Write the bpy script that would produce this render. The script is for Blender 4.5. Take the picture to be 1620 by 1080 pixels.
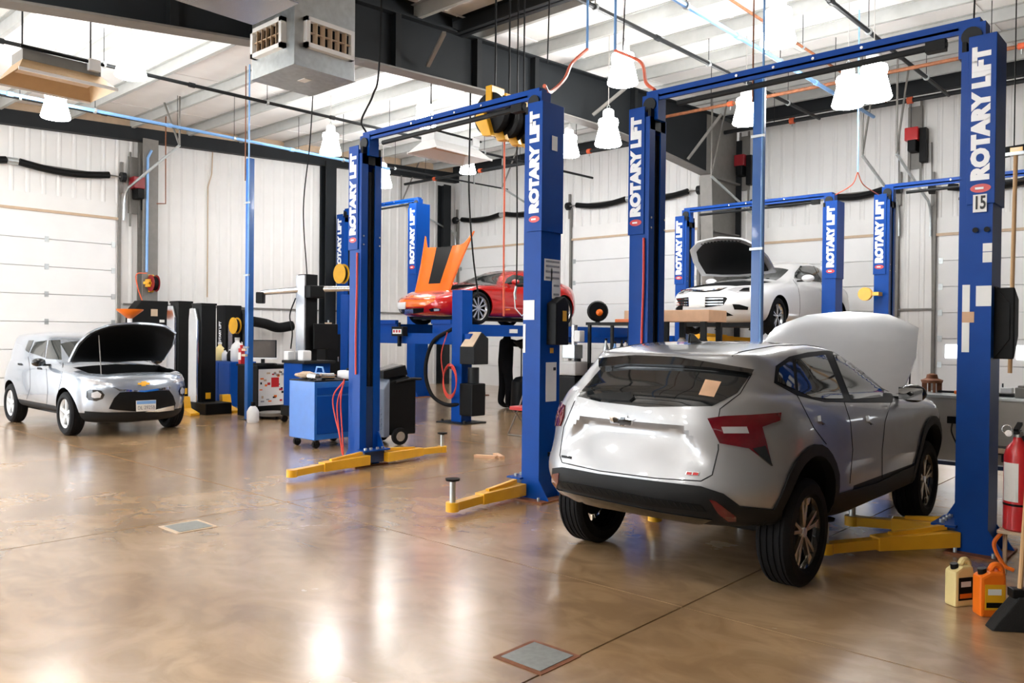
import bpy, bmesh, math, random
from mathutils import Vector, Matrix, Euler
from mathutils.bvhtree import BVHTree
from mathutils.geometry import delaunay_2d_cdt
random.seed(7)
for o in list(bpy.data.objects): bpy.data.objects.remove(o)
scene = bpy.context.scene
COL = scene.collection
PI = math.pi
def R(d): return math.radians(d)

# ------------------------------------------------------------------ camera
# two vanishing points of the building give focal length and rotation; world: X along the wall of big doors,
# Y towards that wall, Z up, camera stands over the origin
CAMH = 1.6
FPX = 1275.637
RM = Matrix(((0.74266695, -0.01364618, 0.66952191), (0.66958426, 0.0, -0.7427361), (0.01013551, 0.99990689, 0.00913727)))
EYE = Vector((0, 0, CAMH))
cd = bpy.data.cameras.new('camera'); cam = bpy.data.objects.new('camera', cd); COL.objects.link(cam)
cam.matrix_world = Matrix.Translation(EYE) @ RM.to_4x4()
cd.sensor_width = 36; cd.lens = FPX / 1620 * 36; cd.clip_end = 200
scene.camera = cam
def ray(px, py): return (RM @ Vector((px - 810, 540 - py, -FPX))).normalized()
def atz(px, py, z=0.0):
    r = ray(px, py); return EYE + r * ((z - CAMH) / r.z)
def atY(px, py, Y):
    r = ray(px, py); return EYE + r * (Y / r.y)
def atX(px, py, X):
    r = ray(px, py); return EYE + r * (X / r.x)
def atd(px, py, d):
    v = Vector((px - 810, 540 - py, -FPX)) / FPX * d
    return EYE + RM @ v

# ------------------------------------------------------------------ light
vs = scene.view_settings
vs.view_transform = 'Standard'; vs.look = 'None'; vs.gamma = 1.0; vs.use_curve_mapping = False
vs.exposure = 1.05
w = bpy.data.worlds.new('world'); scene.world = w; w.use_nodes = True
bg = w.node_tree.nodes['Background']; bg.inputs[0].default_value = (0.86, 0.93, 1.0, 1); bg.inputs[1].default_value = 4.0

# ------------------------------------------------------------------ materials
MATS = {}
def mat(name, col, rough=0.5, metal=0.0, var=0.06, nscale=8.0, coat=0.0, spec=0.5, bump=0.0, bscale=40.0, emis=None, estr=0.0, trans=0.0, alpha=1.0, col2=None, rvar=0.0, flakes=False, stretch=None):
    if name in MATS: return MATS[name]
    m = bpy.data.materials.new(name); m.use_nodes = True
    nt = m.node_tree; N = nt.nodes; L = nt.links
    b = N['Principled BSDF']
    tc = N.new('ShaderNodeTexCoord'); mp = N.new('ShaderNodeMapping')
    L.new(tc.outputs['Object'], mp.inputs[0])
    if stretch: mp.inputs['Scale'].default_value = stretch
    no = N.new('ShaderNodeTexNoise'); no.inputs['Scale'].default_value = nscale; no.inputs['Detail'].default_value = 4
    L.new(mp.outputs[0], no.inputs['Vector'])
    ra = N.new('ShaderNodeMix'); ra.data_type = 'RGBA'
    c2 = col2 if col2 else tuple(max(0, c * (1 - 2 * var)) for c in col)
    c1 = col if col2 else tuple(min(1, c * (1 + var)) for c in col)
    ra.inputs[6].default_value = (*c1, 1); ra.inputs[7].default_value = (*c2, 1)
    L.new(no.outputs['Fac'], ra.inputs[0]); L.new(ra.outputs[2], b.inputs['Base Color'])
    b.inputs['Roughness'].default_value = rough; b.inputs['Metallic'].default_value = metal
    b.inputs['Specular IOR Level'].default_value = spec
    if rvar:
        mr = N.new('ShaderNodeMapRange'); mr.inputs[3].default_value = max(0.02, rough - rvar); mr.inputs[4].default_value = rough + rvar
        L.new(no.outputs['Fac'], mr.inputs[0]); L.new(mr.outputs[0], b.inputs['Roughness'])
    if coat: b.inputs['Coat Weight'].default_value = coat; b.inputs['Coat Roughness'].default_value = 0.04
    if bump:
        n2 = N.new('ShaderNodeTexNoise'); n2.inputs['Scale'].default_value = bscale
        L.new(mp.outputs[0], n2.inputs['Vector'])
        bp = N.new('ShaderNodeBump'); bp.inputs['Strength'].default_value = bump; bp.inputs['Distance'].default_value = 0.01
        L.new(n2.outputs['Fac'], bp.inputs['Height']); L.new(bp.outputs[0], b.inputs['Normal'])
    if emis: b.inputs['Emission Color'].default_value = (*emis, 1); b.inputs['Emission Strength'].default_value = estr
    if trans: b.inputs['Transmission Weight'].default_value = trans
    if alpha < 1: b.inputs['Alpha'].default_value = alpha
    MATS[name] = m
    return m
mat('blue', (0.0, 0.055, 0.31), 0.36, var=0.08, spec=.18)
mat('blue_dark', (0.006, 0.03, 0.11), 0.35, var=0.1)
mat('blue_light', (0.015, 0.13, 0.46), 0.3, var=0.06, coat=0.2)
mat('pipe_blue', (0.22, 0.45, 0.85), 0.3, var=0.05)
mat('yellow', (0.95, 0.52, 0.02), 0.35, var=0.07, col2=(0.78, 0.38, 0.015), coat=0.2)
mat('black', (0.004, 0.0045, 0.005), 0.5, var=0.2, spec=0.2)
mat('black_gloss', (0.006, 0.007, 0.008), 0.08, var=0.1, coat=0.6)
mat('rubber', (0.007, 0.007, 0.008), 0.75, var=0.2, bump=0.2, spec=0.2)
mat('dark_steel', (0.014, 0.016, 0.018), 0.5, var=0.15, spec=0.25)
mat('beam_steel', (0.018, 0.021, 0.024), 0.6, var=0.12, nscale=2, spec=0.2)
mat('grey_steel', (0.22, 0.21, 0.195), 0.5, var=0.12)
mat('galv', (0.56, 0.60, 0.61), 0.36, 0.75, var=0.14, nscale=14, rvar=0.1)
mat('alu', (0.72, 0.73, 0.75), 0.25, 0.9, var=0.08)
mat('chrome', (0.85, 0.86, 0.88), 0.08, 1.0, var=0.03)
mat('white_paint', (0.86, 0.86, 0.85), 0.5, var=0.03)
mat('wall_white', (0.86, 0.86, 0.85), 0.5, var=0.03, nscale=3)
mat('door_white', (0.87, 0.88, 0.885), 0.45, var=0.025, nscale=3)
mat('white_plastic', (0.82, 0.83, 0.84), 0.4, var=0.04)
mat('insulation', (0.90, 0.90, 0.89), 0.6, var=0.05, nscale=2.5, bump=0.25, bscale=3)
mat('purlin', (0.42, 0.43, 0.42), 0.45, var=0.08)
mat('red', (0.62, 0.02, 0.025), 0.3, var=0.1, coat=0.3)
mat('dark_red', (0.28, 0.012, 0.02), 0.35, var=0.1)
mat('orange', (0.95, 0.19, 0.01), 0.35, var=0.08)
mat('cream', (0.90, 0.74, 0.34), 0.4, var=0.05)
mat('wood', (0.62, 0.38, 0.18), 0.5, var=0.15, stretch=(4, 4, 0.6))
mat('tan', (0.62, 0.47, 0.33), 0.6, var=0.1)
mat('cardboard', (0.72, 0.45, 0.28), 0.7, var=0.1)
mat('rust', (0.26, 0.09, 0.035), 0.7, var=0.3, nscale=20)
mat('paper', (0.86, 0.86, 0.84), 0.6, var=0.03)
mat('print_grey', (0.35, 0.36, 0.38), 0.6, var=0.3, nscale=60)
mat('text_white', (0.92, 0.93, 0.95), 0.4, var=0.02)
mat('text_black', (0.012, 0.012, 0.014), 0.5, var=0.1)
mat('screen', (0.10, 0.085, 0.075), 0.12, var=0.1)
mat('cable', (0.006, 0.006, 0.007), 0.5, var=0.2, spec=0.2)
mat('cable_grey', (0.5, 0.48, 0.46), 0.5, var=0.1)
mat('hose_red', (0.72, 0.07, 0.05), 0.4, var=0.1)
mat('hose_orange', (0.9, 0.16, 0.07), 0.4, var=0.1)
mat('lamp_shade', (0.95, 0.95, 0.95), 0.3, emis=(1.0, 0.985, 0.95), estr=26.0)
mat('glass_dark', (0.012, 0.014, 0.015), 0.04, var=0.1, coat=0.5)
mat('glass_tint', (0.03, 0.037, 0.037), 0.04, var=0.1, coat=0.5)
mat('lens_red', (0.13, 0.002, 0.008), 0.06, var=0.15, coat=0.9, nscale=20)
mat('lens_clear', (0.6, 0.6, 0.62), 0.1, 0.3, var=0.15, coat=0.9)
mat('plastic_dark', (0.010, 0.011, 0.012), 0.55, var=0.1, bump=0.12, bscale=300, spec=0.25)
mat('paint_silver', (0.40, 0.41, 0.425), 0.38, 0.62, var=0.03, coat=1.0)
mat('paint_grey', (0.40, 0.45, 0.52), 0.22, 0.6, var=0.04, coat=1.0)
mat('paint_white', (0.83, 0.84, 0.85), 0.22, var=0.02, coat=1.0)
mat('paint_red', (0.52, 0.006, 0.004), 0.18, 0.15, var=0.05, coat=1.0)
mat('paint_orange', (0.95, 0.17, 0.006), 0.2, 0.1, var=0.05, coat=1.0)
mat('wheel_face', (0.62, 0.52, 0.40), 0.25, 0.85, var=0.05)
mat('chrome_soft', (.75, .77, .80), .18, 1.0, var=.05)
mat('grey_plastic', (.5, .5, .5), .5, var=.05)
mat('bench_grey', (.42, .41, .38), .4, .3, var=.06)
mat('bristle', (.010, .010, .010), .9, var=.3, bump=.5, bscale=150)
mat('grey_blue', (.16, .19, .25), .45, var=.08)
mat('galv_floor', (.30, .31, .29), .45, .2, var=.15, nscale=30)
mat('blue_cart', (.005, .13, .50), .35, var=.1, coat=.2)
mat('bronze', (.50, .33, .17), .4, .3, var=.08)
mat('orange_red', (.62, .10, .03), .45, var=.1)
mat('block_grey', (.16, .155, .15), .7, var=.15)
mat('cloth_black', (0.004, 0.004, 0.005), 0.9, var=0.2, spec=0.1)
mat('skin', (0.42, 0.26, 0.18), 0.5, var=0.08)

# ------------------------------------------------------------------ mesh helpers
class MB:
    def __init__(s): s.v = []; s.f = []; s.mi = []; s.m = 0
    def add(s, vs, fs):
        o = len(s.v); s.v += [Vector(p) for p in vs]
        for f in fs: s.f.append([o + i for i in f]); s.mi.append(s.m)
        return s
    def box(s, c, d, rot=None):
        x, y, z = (k / 2 for k in d)
        vs = [Vector((i * x, j * y, k * z)) for i in (-1, 1) for j in (-1, 1) for k in (-1, 1)]
        if rot is not None:
            e = rot if isinstance(rot, Matrix) else Euler(rot).to_matrix()
            vs = [e @ p for p in vs]
        c = Vector(c)
        return s.add([p + c for p in vs], [(0, 1, 3, 2), (4, 6, 7, 5), (0, 4, 5, 1), (2, 3, 7, 6), (0, 2, 6, 4), (1, 5, 7, 3)])
    def bb(s, a, b):
        return s.box([(a[i] + b[i]) / 2 for i in range(3)], [abs(b[i] - a[i]) for i in range(3)])
    def beam(s, a, b, wd, ht, up=(0, 0, 1)):
        a = Vector(a); b = Vector(b); d = b - a; l = d.length; d.normalize()
        u = Vector(up)
        if abs(d.dot(u)) > 0.99: u = Vector((0, 1, 0))
        x = d.cross(u).normalized(); z = x.cross(d)
        return s.box((a + b) / 2, (wd, l, ht), Matrix((x, d, z)).transposed())
    def tube(s, pts, r, n=8, closed=False, caps=True):
        pts = [Vector(p) for p in pts]; k = len(pts)
        rs = r if isinstance(r, (list, tuple)) else [r] * k
        t0 = (pts[1] - pts[0]).normalized()
        u = t0.orthogonal().normalized(); vs = []
        for i, p in enumerate(pts):
            if closed: t = (pts[(i + 1) % k] - pts[i - 1]).normalized()
            elif i == 0: t = t0
            elif i == k - 1: t = (pts[-1] - pts[-2]).normalized()
            else: t = ((pts[i + 1] - p).normalized() + (p - pts[i - 1]).normalized()).normalized()
            u = (u - t * u.dot(t))
            u = u.normalized() if u.length > 1e-6 else t.orthogonal().normalized()
            w_ = t.cross(u)
            vs += [p + (u * math.cos(2 * PI * j / n) + w_ * math.sin(2 * PI * j / n)) * rs[i] for j in range(n)]
        fs = []
        for i in range(k if closed else k - 1):
            a = i * n; b = ((i + 1) % k) * n
            for j in range(n):
                j2 = (j + 1) % n; fs.append((a + j, a + j2, b + j2, b + j))
        if caps and not closed: fs += [tuple(range(n))[::-1], tuple(range((k - 1) * n, k * n))]
        return s.add(vs, fs)
    def cyl(s, a, b, r, n=16, r2=None): return s.tube([a, b], [r, r if r2 is None else r2], n)
    def lathe(s, prof, c=(0, 0, 0), n=24, axis='Z', caps=True):
        vs = []
        for (r, h) in prof:
            for j in range(n):
                a = 2 * PI * j / n; p = (r * math.cos(a), r * math.sin(a), h)
                if axis == 'X': p = (p[2], p[0], p[1])
                if axis == 'Y': p = (p[1], p[2], p[0])
                vs.append(Vector(p) + Vector(c))
        fs = []
        for i in range(len(prof) - 1):
            for j in range(n):
                j2 = (j + 1) % n; fs.append((i * n + j, i * n + j2, (i + 1) * n + j2, (i + 1) * n + j))
        if caps: fs += [tuple(range(n))[::-1], tuple(range((len(prof) - 1) * n, len(prof) * n))]
        return s.add(vs, fs)
    def prism(s, poly, a, b, axis='X'):
        n = len(poly); P = {'X': lambda u, v, h: (h, u, v), 'Y': lambda u, v, h: (u, h, v), 'Z': lambda u, v, h: (u, v, h)}[axis]
        vs = [P(u, v, a) for u, v in poly] + [P(u, v, b) for u, v in poly]
        return s.add(vs, [tuple(range(n))[::-1], tuple(range(n, 2 * n))] + [(i, (i + 1) % n, n + (i + 1) % n, n + i) for i in range(n)])
    def sphere(s, c, r, n=12, sc=(1, 1, 1)):
        prof = [(max(1e-4, math.sin(PI * i / n)), -math.cos(PI * i / n)) for i in range(n + 1)]
        o = len(s.v); s.lathe(prof, n=n * 2)
        for i in range(o, len(s.v)): s.v[i] = Vector((s.v[i].x * r * sc[0], s.v[i].y * r * sc[1], s.v[i].z * r * sc[2])) + Vector(c)
        return s
    def mesh(s, name, mats, smooth=False, bevel=0.0):
        me = bpy.data.meshes.new(name); me.from_pydata([tuple(p) for p in s.v], [], s.f)
        bm = bmesh.new(); bm.from_mesh(me)
        bmesh.ops.recalc_face_normals(bm, faces=bm.faces)
        if bevel:
            bmesh.ops.bevel(bm, geom=[e for e in bm.edges if e.is_manifold and e.calc_face_angle(0) > 0.6], offset=bevel, segments=2, affect='EDGES', profile=0.6)
        bm.to_mesh(me); bm.free()
        for m in (mats if isinstance(mats, (list, tuple)) else [mats]): me.materials.append(MATS[m] if isinstance(m, str) else m)
        if not bevel and max(s.mi, default=0) > 0: me.polygons.foreach_set('material_index', s.mi)
        if smooth: smooth_by_angle(me, smooth if smooth is not True else 35)
        return me
    def build(s, name, mats, parent=None, smooth=False, bevel=0.0):
        return link(name, s.mesh(name, mats, smooth, bevel), parent)
def smooth_by_angle(me, deg=35):
    me.polygons.foreach_set('use_smooth', [True] * len(me.polygons))
    bm = bmesh.new(); bm.from_mesh(me); lim = R(deg)
    for e in bm.edges: e.smooth = (not e.is_manifold) or e.calc_face_angle(0) < lim
    bm.to_mesh(me); bm.free()
def link(name, me, parent=None, loc=None):
    o = bpy.data.objects.new(name, me); COL.objects.link(o)
    if parent is not None: o.parent = parent
    if loc is not None: o.location = loc
    return o
def tag(o, label, cat, group=None):
    o['label'] = label; o['category'] = cat
    if group: o['group'] = group
    return o
def thing(name, label, cat, loc=(0, 0, 0), rz=0.0, group=None):
    o = bpy.data.objects.new(name, None); COL.objects.link(o); o.empty_display_size = 0.2
    o.location = loc; o.rotation_euler = (0, 0, rz)
    return tag(o, label, cat, group)
def struct(o): o['kind'] = 'structure'; return o
def copy_tree(o, parent=None):
    c = o.copy(); COL.objects.link(c); c.parent = parent
    for ch in list(o.children): copy_tree(ch, c)
    return c
def text(name, s, size, parent, M, m='text_white', ext=0.002, bold=0.0, sx=1.0, align='CENTER'):
    cu = bpy.data.curves.new(name, 'FONT'); cu.body = s; cu.size = size; cu.extrude = ext; cu.offset = bold
    cu.align_x = align; cu.align_y = 'CENTER'; cu.resolution_u = 3
    t = bpy.data.objects.new(name, cu); COL.objects.link(t)
    bpy.context.view_layer.update()
    me = bpy.data.meshes.new_from_object(t.evaluated_get(bpy.context.evaluated_depsgraph_get()))
    bpy.data.objects.remove(t)
    me.transform(Matrix.Diagonal((sx, 1, 1, 1))); me.materials.clear(); me.materials.append(MATS[m])
    o = link(name, me, parent); o.matrix_local = M
    return o
def bez(pts, n=8):
    # Catmull-Rom through points
    P = [Vector(p) for p in pts]; P = [P[0] * 2 - P[1]] + P + [P[-1] * 2 - P[-2]]; out = []
    for i in range(1, len(P) - 2):
        for k in range(n):
            t = k / n; a, b, c, d = P[i - 1:i + 3]
            out.append(0.5 * ((2 * b) + (c - a) * t + (2 * a - 5 * b + 4 * c - d) * t * t + (3 * b - a - 3 * c + d) * t ** 3))
    out.append(P[-2]); return out
def cable(name, pts, r, m, label, cat='cable', n=6, parent=None, k=8, group=None):
    mb = MB().tube(bez(pts, k) if len(pts) > 2 else pts, r, n)
    o = mb.build(name, m, parent, smooth=True)
    if parent is None: tag(o, label, cat, group)
    return o
# ------------------------------------------------------------------ structure
XW, YW = -19.0, 18.2          # the two walls in view
XE, YN = 8.0, -8.0            # walls beside and behind the camera
def zroof(y): return 5.98 + 0.055 * y
def zfr(y): return zroof(y) - 0.22

def floor_material():
    m = bpy.data.materials.new('polished_concrete'); m.use_nodes = True
    N = m.node_tree.nodes; L = m.node_tree.links; b = N['Principled BSDF']
    tc = N.new('ShaderNodeTexCoord')
    def noise(sc, det, dist=0.0):
        n = N.new('ShaderNodeTexNoise'); n.inputs['Scale'].default_value = sc; n.inputs['Detail'].default_value = det
        n.inputs['Distortion'].default_value = dist; L.new(tc.outputs['Object'], n.inputs['Vector']); return n
    a = noise(0.55, 6, 0.6); c = noise(1.5, 7, 0.4); d = noise(22, 5)
    mp = N.new('ShaderNodeMapping'); mp.inputs['Scale'].default_value = (1.0, 1.5, 1); mp.inputs['Rotation'].default_value = (0, 0, 0.65)
    L.new(tc.outputs['Object'], mp.inputs[0]); e = noise(2.2, 8, 1.5); L.new(mp.outputs[0], e.inputs['Vector'])
    r1 = N.new('ShaderNodeValToRGB')
    r1.color_ramp.elements[0].position = 0.33; r1.color_ramp.elements[0].color = (0.36, 0.225, 0.115, 1)
    r1.color_ramp.elements[1].position = 0.70; r1.color_ramp.elements[1].color = (0.52, 0.365, 0.22, 1)
    L.new(a.outputs['Fac'], r1.inputs[0])
    r2 = N.new('ShaderNodeValToRGB')
    r2.color_ramp.elements[0].position = 0.35; r2.color_ramp.elements[0].color = (0.86, 0.83, 0.79, 1)
    r2.color_ramp.elements[1].position = 0.66; r2.color_ramp.elements[1].color = (1.08, 1.07, 1.05, 1)
    L.new(c.outputs['Fac'], r2.inputs[0])
    r3 = N.new('ShaderNodeValToRGB')
    r3.color_ramp.elements[0].position = 0.40; r3.color_ramp.elements[0].color = (0.86, 0.83, 0.79, 1)
    r3.color_ramp.elements[1].position = 0.62; r3.color_ramp.elements[1].color = (1.1, 1.08, 1.05, 1)
    L.new(e.outputs['Fac'], r3.inputs[0])
    def mul(x, y, f=1.0):
        k = N.new('ShaderNodeMix'); k.data_type = 'RGBA'; k.blend_type = 'MULTIPLY'; k.inputs[0].default_value = f
        L.new(x, k.inputs[6]); L.new(y, k.inputs[7]); return k.outputs[2]
    L.new(mul(mul(r1.outputs[0], r2.outputs[0], 0.8), r3.outputs[0]), b.inputs['Base Color'])
    mr = N.new('ShaderNodeMapRange'); mr.inputs[1].default_value = 0.3; mr.inputs[2].default_value = 0.7; mr.inputs[3].default_value = 0.17; mr.inputs[4].default_value = 0.28
    L.new(c.outputs['Fac'], mr.inputs[0]); L.new(mr.outputs[0], b.inputs['Roughness'])
    b.inputs['Specular IOR Level'].default_value = 0.6
    b.inputs['Coat Weight'].default_value = 0.7; b.inputs['Coat Roughness'].default_value = 0.23; b.inputs['Coat IOR'].default_value = 1.6
    bp = N.new('ShaderNodeBump'); bp.inputs['Strength'].default_value = 0.02; bp.inputs['Distance'].default_value = 0.02
    ad = N.new('ShaderNodeMath'); L.new(d.outputs['Fac'], ad.inputs[0]); L.new(c.outputs['Fac'], ad.inputs[1])
    L.new(ad.outputs[0], bp.inputs['Height']); L.new(bp.outputs[0], b.inputs['Normal'])
    MATS['concrete'] = m
floor_material()
mat('joint', (0.16, 0.10, 0.055), 0.6, var=0.3, nscale=20)
fl = struct(MB().bb((XW - 0.3, YN - 0.3, -0.3), (XE + 0.3, YW + 0.3, -0.012)).build('floor', 'joint'))
jx = [XW, -15.05, -10.85, -6.63, -2.42, 1.8, 6.0, XE]; jy = [YN, -4.2, 0.0, 4.21, 8.42, 12.63, 16.84, YW]
for i in range(len(jx) - 1):
    for j in range(len(jy) - 1):
        g = 0.006
        MB().bb((jx[i] + g, jy[j] + g, -0.05), (jx[i + 1] - g, jy[j + 1] - g, 0.0)).build('slab', 'concrete', fl)

# --- walls: backing sheets with openings for the doors, ribbed panels as pieces
PITCH = 0.305
LDOORS = [(-2.6, 2.2, 4.2), (3.3, 7.62, 4.12)]                       # along Y on the left wall (first one stands open)
RDOORS = [(-18.72, -14.72, 4.29), (-14.12, -10.1, 4.29), (-8.55, -5.42, 3.80), (-4.66, -0.9, 3.72), (0.3, 4.3, 3.72)]   # along X
def wall_sheet(name, a0, a1, doors, ztop, axis, pos, mt='wall_white', out=1):
    # backing built of strips between openings, then panels in front of it
    mb = MB()
    def strip(u0, u1, z0, z1):
        if u1 - u0 < 0.01: return
        za = z1
        t0, t1 = (pos, pos + 0.15 * out)
        if axis == 'X': mb.bb((t0, u0, z0), (t1, u1, z1))
        else: mb.bb((u0, t0, z0), (u1, t1, z1))
    u = a0
    for (d0, d1, h) in doors:
        strip(u, d0, 0, ztop(0.5 * (u + d0))); strip(d0, d1, h, ztop(0.5 * (d0 + d1))); u = d1
    strip(u, a1, 0, ztop(0.5 * (u + a1)))
    w = struct(mb.build(name, mt))
    pm = {}
    def pmesh(h):
        k = round(h, 2)
        if k not in pm:
            s = PITCH; p = [(0.004, 0), (0.03, 0.010), (0.05, 0.020), (0.085, 0.020), (0.105, 0.010), (s - 0.004, 0.010), (s - 0.004, 0)]
            q = MB().prism([(x, -out * d) for x, d in p] if axis == 'Y' else [(-out * d, x) for x, d in p], 0, k, 'Z')
            pm[k] = q.mesh('wall_panel', mt)
        return pm[k]
    n = int((a1 - a0) / PITCH)
    for i in range(n):
        u0 = a0 + i * PITCH; c = u0 + PITCH / 2; z0 = 0.0
        for (d0, d1, h) in doors:
            if d0 < c < d1: z0 = h + 0.36
        loc = (pos - 0.001 * out, u0, z0) if axis == 'X' else (u0, pos - 0.001 * out, z0)
        link('wall_panel', pmesh(ztop(c) - z0), w, loc)
    return w
wl = wall_sheet('wall_left', YN, YW, LDOORS, lambda y: zroof(y) - 0.02, 'X', XW, out=-1)
wr = wall_sheet('wall_right', XW, XE, RDOORS, lambda x: zroof(YW) - 0.02, 'Y', YW, out=1)
# the walls beside and behind the camera, never in the frame: closed one made dark to darken the car's side, the other with two bays added for daylight
mb = MB()
mb.bb((XE, YN, 0), (XE + 0.15, YW, 6.9)); struct(mb.build('wall_east', 'block_grey'))
mb = MB(); u = XW
for d0, d1 in ((-17.5, -13.0), (-12.4, -8.6)):
    mb.bb((u, YN - 0.15, 0), (d0, YN, 5.5)); mb.bb((d0, YN - 0.15, 4.2), (d1, YN, 5.5)); u = d1
mb.bb((u, YN - 0.15, 0), (XE, YN, 5.5)); struct(mb.build('wall_near', 'wall_white'))

# girt and dark eave struts along both walls, wainscot rail
def ibeam(mb, a, b, depth, wid, tw=0.012, tf=0.02):
    a = Vector(a); b = Vector(b); up = Vector((0, 0, 1)); 
    mb.beam(a, b, tw, depth); h = depth / 2 - tf / 2
    mb.beam(a + up * h, b + up * h, wid, tf); mb.beam(a - up * h, b - up * h, wid, tf)
    return mb
mb = MB(); mb.prism([(YN, zroof(YN) - 0.42), (YW, zroof(YW) - 0.52), (YW, zroof(YW) - 0.22), (YN, zroof(YN) - 0.12)], XW + 0.04, XW + 0.24, 'X')
struct(mb.build('eave_beam', 'beam_steel'))
mb = MB(); mb.prism([(YN, zroof(YN) - 0.12), (YW, zroof(YW) - 0.22), (YW, zroof(YW) - 0.0), (YN, zroof(YN) + 0.05)], XW + 0.04, XW + 0.16, 'X')
struct(mb.build('rake_trim', 'tan'))
mb = MB().bb((XW + 0.1, YW - 0.22, 6.66), (XE, YW - 0.04, 6.94))
struct(mb.build('eave_beam', 'beam_steel'))
for z, a in ((2.2, 'rail_trim'), ):
    mb = MB()
    for y0, y1 in ((7.75, 8.0), (8.45, 13.0), (13.5, 17.4)): mb.bb((XW + 0.02, y0, z - 0.02), (XW + 0.06, y1, z + 0.02))
    struct(mb.build(a, 'grey_steel'))
    mb = MB()
    for x0, x1 in ((-5.4, -4.68), (-10.0, -9.4)): mb.bb((x0, YW - 0.06, z - 0.02), (x1, YW - 0.02, z + 0.02))
    struct(mb.build(a, 'grey_steel'))
for y, s in ((13.2, 0.34), (17.6, 0.3)):
    mb = MB().bb((XW + 0.03, y - s / 2, 0), (XW + 0.06, y + s / 2, 6.3)).bb((XW + 0.06, y - 0.01, 0), (XW + 0.3, y + 0.01, 6.3)).bb((XW + 0.3, y - s / 2, 0), (XW + 0.33, y + s / 2, 6.3))
    struct(mb.build('wall_column', 'beam_steel'))
mb = MB().bb((XW + 0.03, 8.05, 0), (XW + 0.06, 8.40, 6.0)).bb((XW + 0.06, 8.215, 0), (XW + 0.3, 8.235, 6.0)).bb((XW + 0.3, 8.05, 0), (XW + 0.33, 8.40, 6.0))
struct(mb.build('wall_column', 'grey_steel'))

# --- roof: insulation sheets with purlins as pieces
ce = MB(); ce.prism([(YN, zroof(YN)), (YW, zroof(YW)), (YW, zroof(YW) + 0.1), (YN, zroof(YN) + 0.1)], XW, XE, 'X')
ce = struct(ce.build('ceiling', 'insulation'))
PY = [10.48 + 1.33 * k for k in range(-13, 6)]
pz = MB(); pz.prism([(0, 0), (0.07, 0), (0.07, 0.018), (0.012, 0.018), (0.012, 0.2), (-0.06, 0.2), (-0.06, 0.188), (0, 0.188)], XW, XE, 'X')
pzm = pz.mesh('purlin', 'purlin')
for y in PY: link('purlin', pzm, ce, (0, y, zfr(y) + 0.012))
for i in range(9):      # seams between the insulation sheets, running up the slope
    x = XW + 1.4 + i * 2.9
    mb = MB(); mb.prism([(YN, zroof(YN) - 0.012), (YW, zroof(YW) - 0.012), (YW, zroof(YW)), (YN, zroof(YN))], x - 0.03, x + 0.03, 'X'); mb.build('seam_strip', 'wall_white', ce)

# --- tapered rigid frames across the building
def rigid_frame(xf, near):
    bot = [(-6.6, 4.0), (0, 4.5), (2.5, 4.80), (5.24, 5.15), (6.88, 5.34), (9.4, 5.48), (12.4, 5.54), (13.8, 5.50), (16.6, 5.28)]
    root = struct(MB().prism([(y, z) for y, z in bot] + [(16.6, zfr(16.6)), (-6.6, zfr(-6.6))], xf - 0.008, xf + 0.008, 'X').build('roof_beam', 'beam_steel'))
    mb = MB()
    for (y0, z0), (y1, z1) in zip(bot[:-1], bot[1:]): mb.beam((xf, y0, z0), (xf, y1 + 0.01, z1), 0.26, 0.025)
    mb.build('bottom_flange', 'grey_steel', root)
    MB().beam((xf, -6.6, zfr(-6.6) - 0.01), (xf, YW - 0.3, zfr(YW - 0.3) - 0.01), 0.26, 0.025).build('top_flange', 'beam_steel', root)
    for y in (4.2, 5.9, 7.45, 9.1, 10.5, 13.55):
        zb = [b for b in bot if b[0] <= y][-1]; zn = [b for b in bot if b[0] > y][0]
        zl = zb[1] + (zn[1] - zb[1]) * (y - zb[0]) / (zn[0] - zb[0])
        MB().bb((xf - 0.12, y - 0.05, zl), (xf + 0.12, y + 0.05, zfr(y) - 0.02)).build('stiffener', 'dark_steel', root)
    # the deep column it stands on at the wall of doors
    MB().prism([(16.6, 5.28), (16.95, 0.0), (YW - 0.12, 0.0), (YW - 0.12, zfr(YW) - 0.1), (16.6, zfr(16.6))], xf - 0.01, xf + 0.01, 'X').build('column_web', 'grey_steel', root)
    MB().beam((xf, 16.6, 5.28), (xf, 16.95, 0), 0.3, 0.025, (0, 1, 0)).build('column_flange', 'grey_steel', root)
    MB().bb((xf - 0.15, YW - 0.15, 0), (xf + 0.15, YW - 0.12, 6.3)).build('column_flange', 'dark_steel', root)
    MB().bb((xf - 0.13, 16.7, 5.22), (xf + 0.13, YW - 0.15, 5.26)).build('stiffener', 'grey_steel', root)
    MB().bb((xf - 0.13, 16.8, 4.0), (xf + 0.13, YW - 0.15, 4.03)).build('stiffener', 'grey_steel', root)
    return root
rigid_frame(-9.07, True); rigid_frame(0.9, False)
# roof unit support: one cross beam and a channel on top of the frame
mb = ibeam(MB(), (-9.3, 8.72, zroof(8.7) - 0.12), (0.8, 8.72, zroof(8.7) - 0.12), 0.26, 0.2, tw=0.03); struct(mb.build('roof_beam', 'beam_steel'))
mb = ibeam(MB(), (-9.07, 2.2, zroof(2.2) - 0.1), (-9.07, 8.6, zroof(8.6) - 0.1), 0.22, 0.2, tw=0.03); struct(mb.build('roof_beam', 'beam_steel'))
mb = ibeam(MB(), (-9.0, 2.3, zroof(2.3) - 0.12), (0.8, 2.3, zroof(2.3) - 0.12), 0.26, 0.2, tw=0.03); struct(mb.build('roof_beam', 'beam_steel'))

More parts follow.
